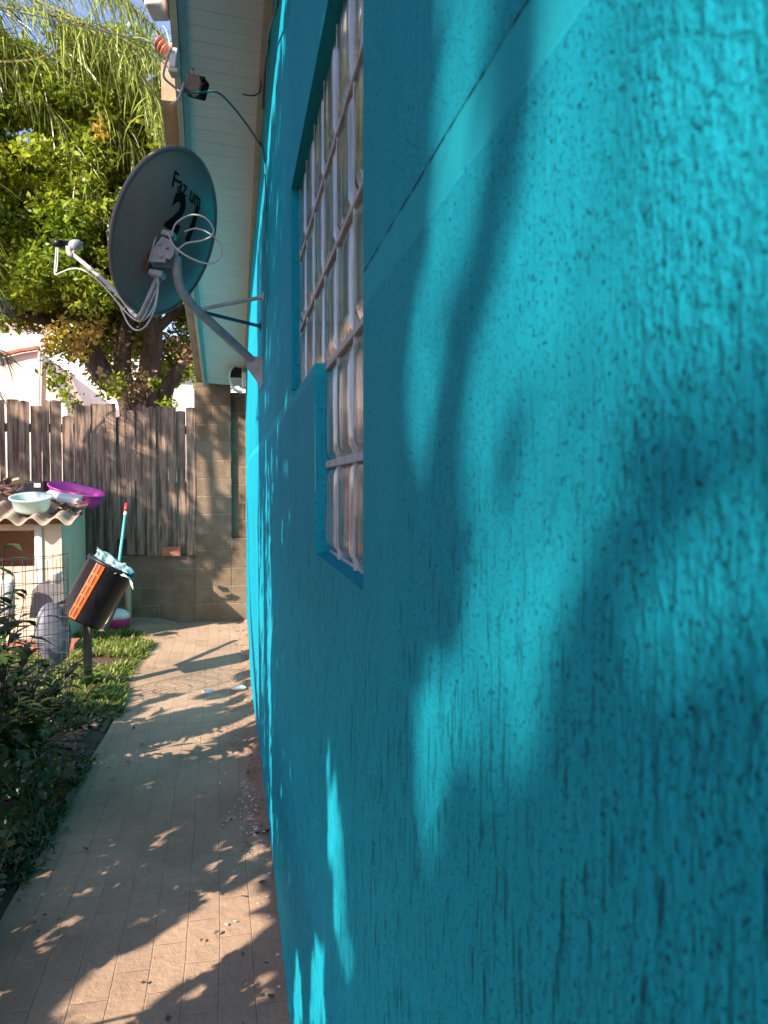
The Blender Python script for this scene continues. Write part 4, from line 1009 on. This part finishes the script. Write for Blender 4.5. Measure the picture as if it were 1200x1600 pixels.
# grass and ground cover
def blades(name,n,fx,m_,L,w,label,cat,up=.9):
    V=[]
    for _ in range(n):
        x,y=fx(); z=.035+.035*n3(x*1.6,y*1.6,3)+.02*n3(x*7,y*7,5)-.035*max(0,(x-path_left(y)+.13)/.1)
        z=max(z,-.03); a=random.uniform(0,6.28); l=L*random.uniform(.5,1.3)
        lance(None,V,(x,y,z),(math.cos(a)*random.uniform(.2,1.1),math.sin(a)*random.uniform(.2,1.1),up),l,w*random.uniform(.6,1.3),random.uniform(.3,1.5))
    o=npmesh(name,[tuple(v) for v in V],4,m_); return tag(o,label,cat,kind='stuff')
def fA():
    while True:
        y=random.uniform(5.0,8.0); x=path_left(y)-.0-abs(random.gauss(0,.6))
        if n3(x*2.2,y*2.2,21)>-.25 and not (x<-1.6 and y>7.1): return x+.02,y
def fB():
    while True:
        y=random.uniform(1.8,5.2); x=path_left(y)+.03-abs(random.gauss(0,.35))
        if n3(x*3,y*3,22)>.02: return x,y
blades('grass',15000,fA,M['grass'],.075,.0055,'bright sunlit grass and creeping weeds beside the path','grass')
blades('ground_cover',5200,lambda:fA(),M['weed'],.06,.011,'small broad leaved creeping weeds in the grass','weeds',.7)
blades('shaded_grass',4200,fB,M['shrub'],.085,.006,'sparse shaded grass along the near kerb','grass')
def fC():
    k=random.choice(((-.10,4.35,.13),(-.02,4.55,.07),(.02,5.1,.1),(-.12,5.35,.07),(-.2,4.45,.05),(.06,3.9,.04),(-.75,4.0,.05),(.08,2.9,.02)))
    return k[0]+random.gauss(0,k[2]),k[1]+random.gauss(0,k[2]*.45)
blades('path_weeds',420,fC,M['grass'],.055,.0035,'tufts of grass growing in the drifted dirt on the path','weeds',.6)
# dry leaves, flakes and stones
def scatter(name,n,fx,size,m_,label,cat,zf=.006,asp=.6,flat=3):
    cen=[]
    for _ in range(n):
        x,y=fx(); cen.append((x,y,zf+random.random()*.004))
    d=rng.normal(size=(n,3)); d[:,2]*=.15
    o=npmesh(name,leaves(cen,size,flat,asp,.1,dirs=d*4),4,m_); return tag(o,label,cat,kind='stuff')
scatter('fallen_leaves',150,lambda:(random.choice((path_left(3)+abs(random.gauss(0,.16)),.12-abs(random.gauss(0,.14)))),random.uniform(1.9,8.2)),.028,M['dry'],'brown dry leaf bits lying along both edges of the path','fallen leaves',.012)
scatter('bed_litter',900,lambda:(path_left(3)-.02-abs(random.gauss(0,.3)),random.uniform(1.7,5)),.05,M['dry'],'dry leaves and twigs covering the shaded bed','leaf litter',.05,flat=1)
scatter('paint_flakes',150,lambda:(.13-abs(random.gauss(0,.09)),random.choice((random.gauss(3.3,.25),random.uniform(1.9,7.8)))),.013,M['white'],'white flakes of old paint scattered at the foot of the wall','paint flakes',.010,asp=.8)
# stones and rubble
def stone(x,y,r,label,mt,z=0.0):
    bm=bmesh.new(); bmesh.ops.create_icosphere(bm,subdivisions=2,radius=1)
    sd=random.random()*50
    for v in bm.verts:
        q=v.co.copy(); v.co=Vector((q.x*r,q.y*r*.7,q.z*r*.4))*(1+.35*n3(q.x*1.3+sd,q.y*1.3,q.z*1.3))
    me_=bpy.data.meshes.new('stone'); bm.to_mesh(me_); bm.free(); o=link('stone',me_,mt,None,False); o.location=(x,y,z+r*.2)
    return tag(o,label,'stone')
p=gr(325,1082); stone(p.x,p.y,.04,'pale flat stone in the middle of the path near the far sunlit area',M['white'])
p=gr(373,1081); stone(p.x,p.y,.05,'white lump lying by the wall foot across the path shadow',M['white'],.02)
p=gr(233,1231); stone(p.x,p.y,.014,'small white chip in the centre of the shaded paving',M['white'])
p=gr(54,1318); stone(p.x,p.y,.014,'white chip on the shaded bed beside the near kerb',M['white'],.03)
p=gr(388,1100); stone(p.x,p.y,.03,'brown stone half buried in dirt by the wall',M['dirt'],.02)
p=gr(2,1405); stone(p.x,p.y,.014,'pale pebble on the bed at the left edge of view',M['white'],.03)
# kerb stones along the bed
for i in range(12):
    y0=1.2+i*.44; 
    if y0>6.9: break
    m=MB(); x=path_left(y0+.2); Mb=Matrix.Translation(Vector((x-.035,y0+.21,-.0)))@Matrix.Rotation(random.uniform(-.03,.03),4,'Z')@Matrix.Rotation(random.uniform(-.05,.05),4,'X')
    m.bbox((-.02,-.205,-.06),(.02,.205,.010+random.uniform(-.012,.012)),.01,Mb,2)
    tag(m.build('kerb_block',M['soil'],None,True),'rough cement edging block between path and planted bed','kerb block','edging blocks along the left side of the path')
